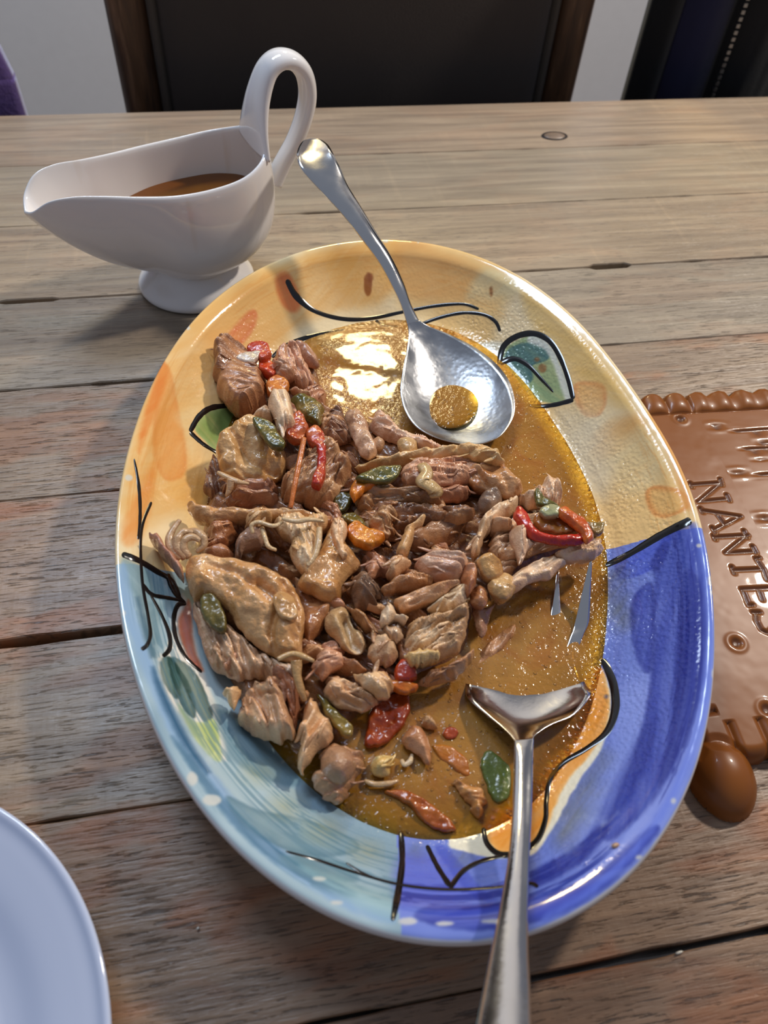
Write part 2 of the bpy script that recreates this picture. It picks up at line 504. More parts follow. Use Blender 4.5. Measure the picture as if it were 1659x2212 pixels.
def plank(i):
    v1, v0 = SEAMS[i], SEAMS[i + 1]
    us = np.concatenate([np.linspace(-0.95, -0.3, 14)[:-1], np.linspace(-0.3, 0.65, 190), np.linspace(0.65, 1.35, 12)[1:]])
    def edge(v, side, k):
        g = 0.0002 + 0.0008 * np.maximum(vnoise(us * 60, us * 0 + v * 90, 3) - 0.45, 0) * 2
        for a, b, d in NOTCH.get(v, []):
            g = g + d * sstep(a, a + 0.004, us) * (1 - sstep(b - 0.004, b, us))
        return v - side * g
    e1 = edge(v1, 1, i) if i else np.full(us.shape, v1)
    e0 = edge(v0, -1, i)
    dz = 0.0002 * (i % 3 - 1) - 0.0003
    prof = [(e0, -0.032), (e0, -0.0009 + dz), (e0 + 0.0006, dz), (e0 * .75 + e1 * .25, dz - .0001), (e0 * .5 + e1 * .5, dz), (e0 * .25 + e1 * .75, dz - .0001), (e1 - 0.0006, dz), (e1, -0.0009 + dz), (e1, -0.032)]
    V = []
    for v, z in prof:
        x, y = us * CA - v * SA, us * SA + v * CA
        V.append(np.stack([x, y, np.full(us.shape, z)], 1))
    V = np.concatenate(V)
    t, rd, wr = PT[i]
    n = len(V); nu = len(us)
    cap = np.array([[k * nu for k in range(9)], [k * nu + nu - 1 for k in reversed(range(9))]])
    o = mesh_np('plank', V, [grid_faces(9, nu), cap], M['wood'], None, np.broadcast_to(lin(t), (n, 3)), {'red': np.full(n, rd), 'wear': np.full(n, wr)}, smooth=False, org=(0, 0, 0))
    # lay the plank's own axes along the grain
    me = o.data; R = Matrix.Rotation(-TABLE_ANG, 4, 'Z')
    me.transform(R); o.rotation_euler.z = TABLE_ANG
    o.parent = table; b = base_of(table); o.location = (-b[0], -b[1], -b[2])
    return o
planks = [plank(i) for i in range(10)]
# the knot that shows in the farthest plank: a dark ring and its plug
kx, ky, _ = unp(1198, 293, 0)
def disc(name, r0, r1, z, mat, col, parent, n=28, sq=0.62):
    an = np.arange(n) / n * 2 * math.pi
    V = []
    for r, zz in ((r0, z - 0.0006), (r0 * .96, z), (r1, z)):
        a, b = np.cos(an) * r, np.sin(an) * r * sq
        V.append(np.stack([kx + a * CA - b * SA, ky + a * SA + b * CA, np.full(n, zz)], 1))
    F = [grid_faces(3, n, True)[:, ::-1]]
    V = np.concatenate(V)
    if r1 < r0 * .2: F.append(np.arange(2 * n, 3 * n)[None])
    o = mesh_np(name, V, F, mat, None, np.broadcast_to(lin(col), (len(V), 3)), {'red': np.full(len(V), .4), 'wear': np.full(len(V), .2)}, org=(0, 0, 0))
    o.data.transform(Matrix.Rotation(-TABLE_ANG, 4, 'Z'))
    o.parent = parent
    o.location = (0, 0, 0)
    return o
disc('knot', 0.0128, 0.0102, 0.0002, simple('knot_gap', (38, 26, 20), .7), (40, 28, 22), planks[0])
disc('knot_plug', 0.0104, 0.001, 0.0001, M['wood'], (150, 128, 108), planks[0])
for (u0, u1, v0, v1) in ((-.85, -.78, -.1, -.03), (1.24, 1.31, -.1, -.03), (-.85, -.78, .60, .67), (1.24, 1.31, .60, .67)):
    quadbox('leg', u0, u1, v0, v1, -TZ, -0.031, M['frame'], table)
quadbox('apron', -.80, 1.28, .615, .64, -.12, -.031, M['frame'], table)
quadbox('apron', -.80, 1.28, -.08, -.055, -.12, -.031, M['frame'], table)

# ------------------------------------------------------------------ chairs
def rounded_rect(w, h, r, n=8):
    P = []
    for cx, cy, a0 in ((w - r, h - r, 0), (-w + r, h - r, 90), (-w + r, -h + r, 180), (w - r, -h + r, 270)):
        for k in range(n + 1):
            a = math.radians(a0 + 90 * k / n)
            P.append((cx + r * math.cos(a), cy + r * math.sin(a)))
    return np.array(P)
def chair(label, u, v, zc=0.02):
    """upright dining chair: its back's front face in the plane v; the seat runs under the table"""
    x, y = uv2xy(u, v)
    t = thing('dining_chair', label, 'chair', (x, y, -TZ))
    def loc(a, d, z):
        du, dv = uv2xy(0, 0)
        xx, yy = uv2xy(u + a, v + d)
        return (xx, yy, z)
    def loft(name, rings, mat, close=True):
        n = len(rings[0]); V = np.array([loc(a, d, z) for R in rings for (a, d, z) in R])
        F = [grid_faces(len(rings), n, True)]
        if close: F.append(np.arange(n)[None]); F.append(np.arange((len(rings) - 1) * n, len(rings) * n)[::-1][None])
        return mesh_np(name, V, F, mat, t)
    def rr(w, h, r, d): return [(a, d, zc + z) for a, z in rounded_rect(w, h, r)]
    # frame: a closed moulding, outer w .24
    loft('back_frame', [rr(.240, .300, .15, .020), rr(.240, .300, .15, .004), rr(.234, .294, .146, -.006), rr(.224, .284, .14, -.010), rr(.212, .272, .13, -.006), rr(.206, .266, .125, 0.0), rr(.202, .262, .12, .006), rr(.202, .262, .12, .020)], M['frame'], False)
    loft('piping', [rr(.203, .263, .12, .004), rr(.201, .261, .12, -.003), rr(.196, .256, .115, -.004), rr(.193, .253, .112, .004)], M['piping'], False)
    loft('backrest', [rr(.205, .265, .12, .022), rr(.194, .254, .112, .004), rr(.190, .250, .11, -.004), rr(.17, .23, .1, -.010), rr(.10, .14, .06, -.015), rr(.012, .012, .011, -.0162)], M['uphol'])
    V, F = [], []
    loft('seat', [[(a, d - .245, z) for a, d in rounded_rect(.225, .225, .05)] for z in (-.31, -.29, -.265)], M['uphol'])
    loft('seat_rail', [[(a, d - .245, z) for a, d in rounded_rect(.228, .228, .05)] for z in (-.37, -.311)], M['frame'])
    for a in (-.2, .2):
        loft('leg', [[(a + p * s, -.44 + q * s, z) for p, q in rounded_rect(.02, .02, .008, 3)] for z, s in ((-TZ, .7), (-.36, 1.2))], M['frame'])
        loft('leg', [[(a + p, .0 + dd + q, z) for p, q in rounded_rect(.018, .018, .006, 3)] for z, dd in ((-TZ, .03), (-.3, .0), (zc - .2, .03))], M['frame'])
    return t
ch = chair('dark wooden dining chair with charcoal upholstered back, straight behind the sauce boat', 0.143, 0.83)
def copy_tree(o, label, du):
    c = o.copy(); COL.objects.link(c); c['label'] = label
    dx, dy = uv2xy(du, 0); c.location = (o.location.x + dx, o.location.y + dy, o.location.z)
    for k in o.children:
        d = k.copy(); COL.objects.link(d); d.parent = c
    return c
copy_tree(ch, 'dark wooden dining chair mostly hidden behind the black and navy jacket', 0.705)
copy_tree(ch, 'dark wooden dining chair that the purple fleece hangs on', -0.60)

def drape(name, us, zs, d0, amp, th, mat, parent, seed, org=None, kz=0.0):
    """a hanging sheet with soft upright folds: us = (edge0(z), edge1(z))"""
    n, m = 46, 40
    zz = np.linspace(zs[0], zs[1], n); tt = np.linspace(0, 1, m)
    Z, T = np.meshgrid(zz, tt, indexing='ij')
    U0 = np.interp(Z, zs, us[0]); U1 = np.interp(Z, zs, us[1])
    Uu = U0 + (U1 - U0) * T
    D = d0 + amp * (fbm(Uu * 26 + seed, Z * 4 + seed, seed, 3) - 0.5) * 2 - 0.012 * np.sin(T * math.pi) + kz * (Z - zs[0])
    V = []
    for k in (0, th):
        V.append(np.stack([Uu * CA - (D + k) * SA, Uu * SA + (D + k) * CA, Z], -1).reshape(-1, 3))
    N = n * m
    f = grid_faces(n, m); F = [f[:, ::-1], f + N]
    i = np.arange(n - 1); j = np.arange(m - 1)
    for e, rev in ((i * m, 0), (i * m + m - 1, 1)):
        q = np.stack([e, e + m, e + m + N, e + N], 1); F.append(q if rev == 0 else q[:, ::-1])
    for e, rev in ((j, 1), ((n - 1) * m + j, 0)):
        q = np.stack([e, e + 1, e + 1 + N, e + N], 1); F.append(q if rev == 0 else q[:, ::-1])
    return mesh_np(name, V, F, mat, parent, org=org)
jx, jy = uv2xy(0.53, 0.81)
jk = thing('jacket', 'black and navy jacket with a silver zip draped over a chair by the wall', 'jacket', (jx, jy, -0.35))
drape('jacket_side', ([.438, .432], [.478, .468]), (-.35, .26), .812, .004, .010, M['black_cloth'], jk, 31)
drape('jacket_panel', ([.474, .464], [.526, .518]), (-.35, .26), .806, .003, .010, M['navy_cloth'], jk, 32)
drape('jacket_front', ([.525, .520], [.612, .605]), (-.35, .26), .802, .004, .010, M['char_cloth'], jk, 33)
# zip: one tape with its row of teeth
V = []; F = []; k = 0
for z in np.arange(-.30, .25, .0062):
    u = np.interp(z, [-.35, -.04, .06, .26], [.5305, .5265, .5245, .522])
    for s in (0,):
        c, d = uv2xy(u + s, .792)
        b, f = box(c, d, z, .0034, .004, .0034)
        V.append(b); F.append(f + k); k += 8
props(mesh_np('zip_teeth', np.concatenate(V), np.concatenate(F), M['zip'], jk, smooth=False), kind='stuff')
fx, fy = uv2xy(-0.3, 0.81)
fl = thing('fleece', 'purple fleece jacket hanging over a chair at the table edge', 'jacket', (fx, fy, -0.24))
drape('fleece_body', ([-.42, -.40], [-.178, -.180]), (-.24, .02), .765, .008, .014, M['purple'], fl, 41)
drape('fleece_shoulder', ([-.40, -.42], [-.180, -.208]), (.018, .16), .765, .008, .014, M['purple'], fl, 41)

# ------------------------------------------------------------------ platter
PM = np.array([0.01159, 0.25571])
PC = [0.17253, 0.0, 0.0, -0.03139, -0.01033, -0.00027, -0.00036, 0.00369, 0.00213, 0.00085, 0.00009]
def prad(t):
    r = PC[0] + 0 * t          # the rim's outline
    for k in range(1, 6): r = r + PC[2 * k - 1] * np.cos(k * t) + PC[2 * k] * np.sin(k * t)
    return r * 1.002
PROF = np.array([(0, .0080), (.45, .0080), (.58, .0090), (.68, .0108), (.75, .0135), (.80, .0172), (.86, .0262), (.91, .0345), (.932, .0388), (.942, .0410), (.955, .0428), (.975, .0446), (.988, .0452), (.996, .0444), (1.0, .0425)])
_pp = crom(PROF, 8)
_wt = np.array([-150, -115, -103, -95, -88, -81, -73, -60, -47, -30, -19, 2, 28, 50, 73, 84, 98, 110, 130, 150, 175.])
_wr = np.array([.742, .764, .778, .792, .806, .814, .800, .764, .740, .728, .728, .733, .744, .742, .768, .780, .772, .763, .754, .742, .736])
WELL_T = np.arange(-180, 180, 4.0)
WELL_R = np.interp(WELL_T, _wt, _wr, period=360)
for _i in range(6): WELL_R = (np.roll(WELL_R, 1) + 2 * WELL_R + np.roll(WELL_R, -1)) / 4
def rho_eff(rho, th):
    """the well is not quite centred in the oval"""
    d = np.degrees(th)
    sh = np.interp(d, WELL_T, WELL_R, period=360)
    return rho + (.778 - sh) * np.clip((.96 - rho) / .18, 0, 1) * np.clip(rho / .4, 0, 1)
def platter_z(x, y):
    dx, dy = x - PM[0], y - PM[1]
    th = np.arctan2(dy, dx)
    rho = rho_eff(np.hypot(dx, dy) / prad(th), th)
    return np.interp(rho, _pp[:, 0], _pp[:, 1], right=0.0425)
SZ = 0.0150                        # level of the sauce
def onplat(P, lift=0.0):
    """pixels to points on the platter's upper face"""
    P = np.asarray(P, float); z = np.full(len(P), .03)
    for _ in range(14):
        q = unpa(P, z); z = 0.5 * z + 0.5 * np.maximum(platter_z(q[:, 0], q[:, 1]), 0.008)
    q = unpa(P, z); q[:, 2] = z + lift
    return q
platter = thing('serving_platter', 'large oval hand-painted platter in yellow, blue and teal, full of chicken stew', 'platter', (PM[0], PM[1], 0))
NT_ = 2000
rr_ = np.concatenate([np.linspace(0.001, .60, 24)[:-1], np.linspace(.60, .76, 30)[:-1], np.linspace(.76, 1.0, 124)])
th_ = np.arange(NT_) / NT_ * 2 * math.pi
RHO, TH = np.meshgrid(rr_, th_, indexing='ij')
R_ = RHO * prad(TH)
PX = PM[0] + R_ * np.cos(TH); PY = PM[1] + R_ * np.sin(TH)
PZ = np.interp(rho_eff(RHO, TH), _pp[:, 0], _pp[:, 1])
PZ = PZ + 0.0002 * (fbm(PX * 60, PY * 60, 5) - .5)
X1, Y1, RH1 = PX.ravel(), PY.ravel(), RHO.ravel()
NV = X1.size
colr = np.zeros((NV, 3)); 
def pxy(P): return onplat(P)[:, :2]
def sr(c): return np.asarray(c, float) / 255
def paint(poly_px, color, alpha=1.0, soft=0.0008, streak=0.0, ang=0, seed=1, smooth=True, edge_dark=None):
    """a brush field: a soft-edged area of glaze colour with streaks along the stroke"""
    P = np.asarray(poly_px, float)
    if smooth: P = crom(P, 5, True)
    poly = pxy(P)
    lo, hi = poly.min(0) - .004, poly.max(0) + .004
    k = np.where((X1 > lo[0]) & (X1 < hi[0]) & (Y1 > lo[1]) & (Y1 < hi[1]))[0]
    if not len(k): return
    d, _, _ = sdf(X1[k], Y1[k], poly)
    d = d + 0.0008 * (fbm(X1[k] * 300, Y1[k] * 300, seed) - .5)
    a = sstep(-soft, soft, d) * alpha
    ca, sa = math.cos(ang), math.sin(ang)
    s_, c_ = X1[k] * ca + Y1[k] * sa, -X1[k] * sa + Y1[k] * ca
    st = fbm(s_ * 25 + 3 * seed, c_ * 420, seed + 3, 3)
    a = a * (1 - .8 * streak * np.clip((st - .35) * 2.2, 0, 1))
    c = sr(color)[None] * np.ones((len(k), 1))
    if edge_dark is not None:
        e = np.clip(1 - d / .004, 0, 1) ** 2 * (d > -soft)
        c = c * (1 - e[:, None]) + sr(edge_dark)[None] * e[:, None]
    colr[k] = colr[k] * (1 - a[:, None]) + c * a[:, None]
def pline(pts, w, color, alpha=1, **kw):
    """a brush stroke of width w (pixels) as a field"""
    P = crom(pts, 6); T = np.gradient(P, axis=0); T /= np.linalg.norm(T, axis=1)[:, None]
    N = np.stack([-T[:, 1], T[:, 0]], 1)
    ww = np.interp(np.linspace(0, 1, len(P)), np.linspace(0, 1, len(w)), w)[:, None] / 2
    paint(np.vstack([P + N * ww, (P - N * ww)[::-1]]), color, alpha, smooth=False, **kw)
# three glaze grounds meet at three black lines
ang_pt = lambda p: math.atan2(*(pxy([p])[0] - PM)[::-1])
aR, aL, aB = ang_pt((1420, 1160)), ang_pt((320, 1225)), ang_pt((860, 1900))
wrapd = lambda a, b: (a - b) % (2 * math.pi)
T1 = TH.ravel() + .012 * (fbm(X1 * 120, Y1 * 120, 9) - .5)
yel = wrapd(T1, aR) < wrapd(aL, aR)
teal = (~yel) & (wrapd(T1, aL) < wrapd(aB, aL))
blue = ~(yel | teal)
n1 = fbm(X1 * 22, Y1 * 22, 11); n2 = fbm(X1 * 70, Y1 * 70, 12)
def mixc(a, b, f): return sr(a)[None] * (1 - f[:, None]) + sr(b)[None] * f[:, None]
sw = lambda a, b, x: sstep(a, b, x)
cy = mixc((238, 198, 132), (246, 222, 176), sw(.35, .65, n1)); cy = cy * (1 - .12 * (n2[:, None] - .5))
ct = mixc((136, 162, 176), (178, 198, 204), sw(.35, .65, n1))
cb = mixc((112, 130, 208), (136, 152, 224), sw(.35, .7, n1))
colr[:] = np.where(yel[:, None], cy, np.where(teal[:, None], ct, cb))
# the well is cream
w_ = sw(.74, .70, RH1)
colr[:] = colr * (1 - w_[:, None]) + sr((232, 214, 170))[None] * w_[:, None]
# --- yellow field
A15 = TABLE_ANG
paint([(300, 880), (345, 775), (420, 690), (520, 610), (640, 560), (760, 530), (860, 522), (840, 640), (700, 680), (600, 740), (500, 850), (440, 900), (420, 1060), (300, 1150), (262, 1100)], (236, 172, 88), .65, .004, .4, 1.0, 21)
paint([(860, 525), (1000, 560), (1080, 620), (1050, 650), (880, 640)], (226, 158, 84), .55, .005, .3, .2, 22)
paint([(1050, 580), (1130, 610), (1100, 640), (1010, 645)], (228, 214, 168), .7, .004, .3, .3, 23)
paint([(1130, 620), (1220, 680), (1300, 770), (1370, 870), (1340, 880), (1240, 800), (1150, 700)], (236, 190, 104), .7, .003, .5, -.8, 24)
paint([(1240, 830), (1300, 830), (1310, 870), (1290, 900), (1255, 890)], (236, 176, 104), .75, .0012, .3, -.8, 25, edge_dark=(224, 130, 70))
paint([(1280, 940), (1340, 900), (1380, 900), (1360, 960), (1290, 990)], (226, 158, 84), .5, .004, .5, .5, 26)
paint([(1310, 960), (1390, 930), (1440, 960), (1420, 1040), (1340, 1060)], (232, 216, 172), .55, .006, .5, .5, 27)
paint([(1200, 880), (1290, 900), (1320, 1000), (1310, 1080), (1260, 1050), (1220, 950)], (226, 214, 186), .6, .006, .2, .5, 28)
paint([(1395, 1065), (1420, 1050), (1470, 1060), (1490, 1090), (1450, 1115), (1410, 1110)], (240, 186, 110), .8, .0012, .2, .5, 29, edge_dark=(224, 122, 50))
paint([(1410, 860), (1440, 930), (1470, 1000), (1495, 1090), (1480, 1095), (1455, 1010), (1420, 930), (1395, 880)], (232, 160, 84), .8, .0015, .4, -1.2, 30)
paint([(595, 600), (620, 588), (640, 620), (650, 660), (630, 675), (605, 650)], (226, 118, 56), .9, .002, .3, -1, 31)
paint([(470, 780), (490, 730), (530, 680), (552, 672), (552, 700), (530, 735), (500, 765)], (226, 128, 70), .75, .0015, .4, .8, 32, edge_dark=(214, 92, 50))
paint([(345, 800), (368, 800), (385, 880), (400, 950), (402, 1010), (385, 1035), (350, 1030), (330, 960)], (236, 160, 82), .8, .0012, .5, 1.4, 33, edge_dark=(226, 140, 66))
paint([(345, 795), (365, 800), (345, 870), (320, 930), (300, 980), (305, 920)], (230, 128, 52), .75, .0015, .5, 1.2, 34)
paint([(285, 1090), (330, 1000), (335, 1040), (310, 1150), (275, 1180), (262, 1150)], (234, 140, 60), .7, .002, .5, 1.4, 35)
paint([(380, 900), (415, 870), (470, 820), (470, 870), (430, 900), (420, 1000), (400, 940)], (244, 216, 160), .6, .003, .3, .8, 36)
paint([(400, 1080), (440, 1020), (470, 1060), (440, 1110)], (206, 128, 40), .5, .006, .3, .8, 37)
# leaves
paint([(1085, 775), (1100, 745), (1150, 725), (1185, 745), (1215, 800), (1232, 860), (1180, 870), (1140, 850), (1110, 810)], (146, 170, 124), 1, .0008, .3, -.9, 40)
paint([(1090, 775), (1105, 750), (1150, 738), (1180, 745), (1185, 775), (1150, 790), (1150, 820), (1130, 830), (1108, 805)], (84, 122, 120), .95, .001, .3, -.9, 41, edge_dark=(58, 98, 104))
paint([(1150, 724), (1186, 742), (1212, 790), (1236, 862), (1222, 864), (1200, 800), (1178, 757), (1140, 738)], (226, 226, 214), .9, .001, 0, 0, 42)
paint([(1020, 748), (1085, 738), (1075, 775), (1060, 790)], (226, 224, 206), .8, .0015, 0, 0, 43)
paint([(420, 925), (440, 895), (475, 880), (530, 890), (520, 985), (470, 975), (440, 950)], (140, 160, 90), 1, .0008, .4, -.6, 44, edge_dark=(168, 184, 120))
paint([(470, 890), (510, 880), (510, 960), (480, 950)], (96, 116, 62), .8, .002, .3, -.6, 45)
# --- teal field
paint([(262, 1205), (340, 1245), (392, 1290), (380, 1330), (350, 1290), (290, 1290)], (124, 150, 156), .8, .002, .4, -.6, 50)
paint([(300, 1290), (330, 1300), (370, 1290), (345, 1350), (335, 1420), (322, 1360)], (120, 146, 152), .7, .002, .4, 1.2, 51)
paint([(345, 1420), (362, 1395), (380, 1310), (400, 1290), (440, 1450), (480, 1560), (490, 1640), (460, 1630), (400, 1560), (350, 1480)], (236, 228, 214), .95, .0012, 0, 0, 52)
paint([(385, 1345), (400, 1310), (410, 1300), (420, 1400), (440, 1450), (405, 1420)], (220, 140, 126), 1, .001, .2, 1.2, 53, edge_dark=(210, 110, 70))
paint([(347, 1425), (370, 1420), (390, 1460), (384, 1510), (362, 1490), (350, 1460)], (92, 122, 112), 1, .0005, .5, -1.2, 54, edge_dark=(48, 74, 72))
paint([(362, 1420), (400, 1460), (422, 1520), (420, 1552), (395, 1530), (378, 1490)], (76, 106, 98), 1, .0005, .5, -1.1, 55, edge_dark=(40, 64, 62))
paint([(372, 1420), (420, 1450), (450, 1510), (460, 1550), (440, 1558), (405, 1500)], (66, 94, 84), 1, .0005, .5, -1, 56, edge_dark=(36, 58, 54))
paint([(384, 1518), (415, 1555), (440, 1560), (464, 1555), (476, 1600), (475, 1645), (440, 1620), (400, 1560)], (176, 192, 106), 1, .0008, .5, -1, 57, edge_dark=(196, 206, 140))
lipL = [(268, 1215), (285, 1280), (305, 1360), (345, 1470), (400, 1580), (470, 1680), (560, 1780), (660, 1870), (770, 1940), (846, 1970), (846, 1995), (760, 1970), (650, 1905), (540, 1820), (440, 1700), (370, 1590), (310, 1460), (270, 1340), (255, 1250)]
paint(lipL, (140, 172, 208), .75, .0015, .4, -1, 63)
paint([(466, 1540), (500, 1540), (560, 1600), (640, 1660), (640, 1700), (560, 1680), (500, 1640), (480, 1600)], (104, 136, 150), .8, .0015, .5, -.7, 58)
paint([(490, 1720), (560, 1750), (660, 1770), (760, 1810), (770, 1840), (690, 1850), (600, 1830), (520, 1780)], (122, 152, 162), .85, .001, .5, -.4, 59, edge_dark=(84, 120, 136))
paint([(370, 1590), (420, 1640), (480, 1720), (560, 1800), (640, 1860), (760, 1920), (750, 1935), (620, 1880), (520, 1800), (430, 1690)], (70, 108, 132), .85, .0012, .5, -.7, 60)
paint([(600, 1850), (680, 1850), (760, 1870), (770, 1905), (700, 1900), (640, 1885)], (104, 140, 152), .8, .0012, .5, -.3, 61)
paint([(650, 1870), (770, 1910), (850, 1930), (846, 1985), (760, 1950), (690, 1905)], (150, 184, 188), .7, .002, .5, -.3, 62)
pline([(330, 1440), (350, 1500), (400, 1600), (450, 1670)], [6, 16, 18, 8], (56, 94, 124), .9, soft=.0015, seed=64)
pline([(296, 1290), (312, 1350), (330, 1420)], [6, 14, 8], (70, 100, 118), .85, soft=.0015, seed=65)
# --- blue field
D1, D2, LB = (38, 48, 136), (56, 70, 166), (138, 156, 228)
paint([(1430, 1165), (1495, 1130), (1515, 1200), (1528, 1320), (1520, 1470), (1480, 1600), (1420, 1720), (1330, 1810), (1300, 1800), (1340, 1700), (1390, 1560), (1408, 1420), (1410, 1280), (1418, 1220)], D2, .85, .0012, .55, 1.3, 70, edge_dark=D1)
paint([(1470, 1250), (1500, 1235), (1520, 1300), (1518, 1420), (1490, 1560), (1440, 1680), (1420, 1690), (1450, 1560), (1462, 1400)], D1, .7, .001, .5, 1.3, 71)
paint([(1360, 1330), (1375, 1280), (1410, 1265), (1412, 1400), (1402, 1455), (1375, 1420)], D2, .8, .001, .4, 1.3, 72, edge_dark=D1)
paint([(1330, 1215), (1400, 1180), (1450, 1160), (1430, 1210), (1390, 1240), (1340, 1250)], (66, 84, 196), .8, .001, .5, .4, 73)
paint([(1405, 1215), (1425, 1180), (1445, 1170), (1440, 1200), (1415, 1240)], D1, .8, .001, .4, 1, 74)
paint([(1340, 1660), (1400, 1560), (1420, 1560), (1380, 1690), (1310, 1800), (1270, 1850), (1250, 1850)], D1, .6, .0015, .6, 1.1, 75)
paint([(1150, 1880), (1230, 1840), (1300, 1780), (1310, 1800), (1260, 1860), (1170, 1915), (1150, 1910)], D1, .8, .001, .5, .6, 76)
paint([(900, 1985), (905, 1965), (950, 1955), (1080, 1950), (1180, 1930), (1300, 1880), (1400, 1790), (1420, 1800), (1330, 1900), (1220, 1970), (1100, 2005), (980, 2008)], (58, 70, 176), .85, .001, .55, .3, 77, edge_dark=D1)
paint([(860, 1850), (960, 1850), (1010, 1910), (1100, 1930), (1000, 1950), (920, 1955), (862, 1960)], (96, 106, 206), .7, .003, .4, .1, 78)
paint([(940, 1830), (975, 1840), (1040, 1920), (1080, 1945), (1040, 1945), (990, 1905)], (66, 80, 186), .6, .001, .4, -.8, 79)
paint([(1250, 1760), (1320, 1640), (1330, 1520), (1360, 1480), (1380, 1560), (1330, 1690), (1280, 1780)], LB, .5, .003, .5, 1.1, 80)
lipR = [(1510, 1140), (1535, 1240), (1540, 1330), (1532, 1480), (1508, 1600), (1460, 1720), (1390, 1825), (1290, 1925), (1190, 1985), (1180, 1975), (1280, 1910), (1375, 1815), (1445, 1710), (1492, 1595), (1515, 1470), (1522, 1330), (1515, 1240), (1495, 1140)]
paint(lipR, (104, 126, 222), .7, .0015, .4, 1.2, 81)
# olive smears of fat drying on the blue
for c, r in (((1275, 1690), 26), ((1250, 1740), 34), ((1228, 1775), 26), ((1215, 1810), 22), ((1300, 1640), 18), ((1330, 1300), 30), ((1345, 1340), 20), ((1340, 1240), 18), ((1120, 1870), 16), ((1000, 1850), 16), ((900, 1840), 12)):
    a = np.linspace(0, 2 * math.pi, 12, endpoint=False)
    paint(np.stack([c[0] + r * np.cos(a) * .8, c[1] + r * np.sin(a)], 1), (96, 96, 62), .45, .006, .7, .9, 82)
for c, r in (((700, 1790), 30), ((620, 1740), 30), ((560, 1670), 26), ((790, 1840), 22)):
    a = np.linspace(0, 2 * math.pi, 12, endpoint=False)
    paint(np.stack([c[0] + r * np.cos(a), c[1] + r * np.sin(a) * .7], 1), (176, 150, 70), .35, .008, .7, -.6, 83)
# orange petal and its white ground
paint([(1300, 1450), (1316, 1480), (1320, 1540), (1310, 1590), (1288, 1635), (1256, 1680), (1228, 1725), (1206, 1770), (1184, 1805), (1150, 1846), (1080, 1854), (1010, 1840), (970, 1815), (1060, 1700), (1150, 1560), (1250, 1450)], (238, 230, 206), 1, .0006, 0, 0, 84)
paint([(1285, 1440), (1312, 1480), (1316, 1540), (1302, 1588), (1268, 1638), (1236, 1672), (1212, 1712), (1196, 1750), (1178, 1795), (1132, 1840), (1085, 1845), (1050, 1808), (1036, 1740), (1080, 1640), (1180, 1540)], (236, 152, 60), 1, .0008, .3, .9, 85, edge_dark=(244, 178, 96))
# bristle marks run round the slope
TT = TH.ravel()
bris = fbm(TT * 7 + 3 * n2, RH1 * 230, 61, 3)
for msk, cdk, r0, r1, am in ((blue, D1, .87, .975, .7), (teal, (84, 122, 140), .80, .985, .5), (yel, (226, 150, 70), .84, .985, .30)):
    reg = sstep(.36, .60, fbm(TT * 3.2 + 5, RH1 * 16 + 2, 62, 2))
    a_ = msk * am * sstep(.50, .64, bris) * reg * sstep(r0, r0 + .05, RH1) * (1 - sstep(r1 - .02, r1, RH1))
    colr[:] = colr * (1 - a_[:, None]) + sr(cdk)[None] * a_[:, None]
# spatter and chips
for c, rx, ry, cc in (((795, 614), 9, 26, (150, 84, 44)), ((800, 600), 6, 10, (150, 84, 44)), ((1061, 630), 4, 11, (140, 84, 40)), ((1172, 795), 9, 10, (150, 104, 60)), ((1160, 776), 6, 5, (140, 96, 56)), ((1329, 1827), 7, 5, (170, 140, 120)), ((1310, 1505), 5, 5, (70, 80, 120))):
    a = np.linspace(0, 2 * math.pi, 10, endpoint=False)
    paint(np.stack([c[0] + rx * np.cos(a), c[1] + ry * np.sin(a)], 1), cc, .85, .0008, .2, 0, 86)
for c, rx, ry in (((415, 1682), 12, 15), ((458, 1728), 20, 12), ((690, 1898), 14, 5), ((728, 1950), 12, 5), ((405, 709), 6, 4), ((278, 1032), 8, 6), ((268, 1325), 4, 6), ((1455, 1730), 6, 6), ((1510, 1178), 6, 4), ((1534, 1255), 5, 10), ((1538, 1280), 4, 5), ((1540, 1455), 3, 10), ((1065, 1990), 26, 6), ((960, 1995), 20, 5), ((880, 1990), 20, 8), ((1380, 1852), 8, 5), ((730, 527), 6, 3), ((833, 520), 7, 4), ((905, 524), 7, 3), ((345, 1425), 4, 4)):
    a = np.linspace(0, 2 * math.pi, 9, endpoint=False)
    paint(np.stack([c[0] + rx * np.cos(a), c[1] + ry * np.sin(a)], 1), (216, 212, 200), .9, .0006, .2, 0, 87)
# the outermost edge stays bare white
e_ = sw(.990, .996, RH1 + .004 * (n2 - .5)) * np.where(yel, .25, 1.0)
colr[:] = colr * (1 - e_[:, None]) + sr((216, 210, 206))[None] * e_[:, None]
colr = lin(np.clip(colr, 0, 1) * 255)        # mixed as the eye sees it, stored as light
# underside
under = [(.998, .0395), (.985, .0350), (.93, .0255), (.86, .0150), (.80, .0080), (.74, .0050), (.68, .0010), (.66, .0000), (.63, .0004), (.60, .0030), (.3, .0035), (.001, .0035)]
VU = []
for r, z in under:
    q = r * prad(th_)
    VU.append(np.stack([PM[0] + q * np.cos(th_), PM[1] + q * np.sin(th_), np.full(NT_, z)], 1))
V = np.vstack([np.stack([X1, Y1, PZ.ravel()], 1)] + VU)
nr = len(rr_) + len(under)
CC = np.vstack([colr, np.broadcast_to(lin((214, 208, 204)), (len(under) * NT_, 3))])
wet = np.clip(sw(.97, .90, RH1), 0, 1) * (0.25 + .75 * np.clip(sw(-.06, .08, X1 - PM[0]), 0, 1))
mesh_np('platter_body', V, grid_faces(nr, NT_, True)[:, ::-1], M['glaze'], platter, CC, {'wet': np.concatenate([wet, np.zeros(len(under) * NT_)])})

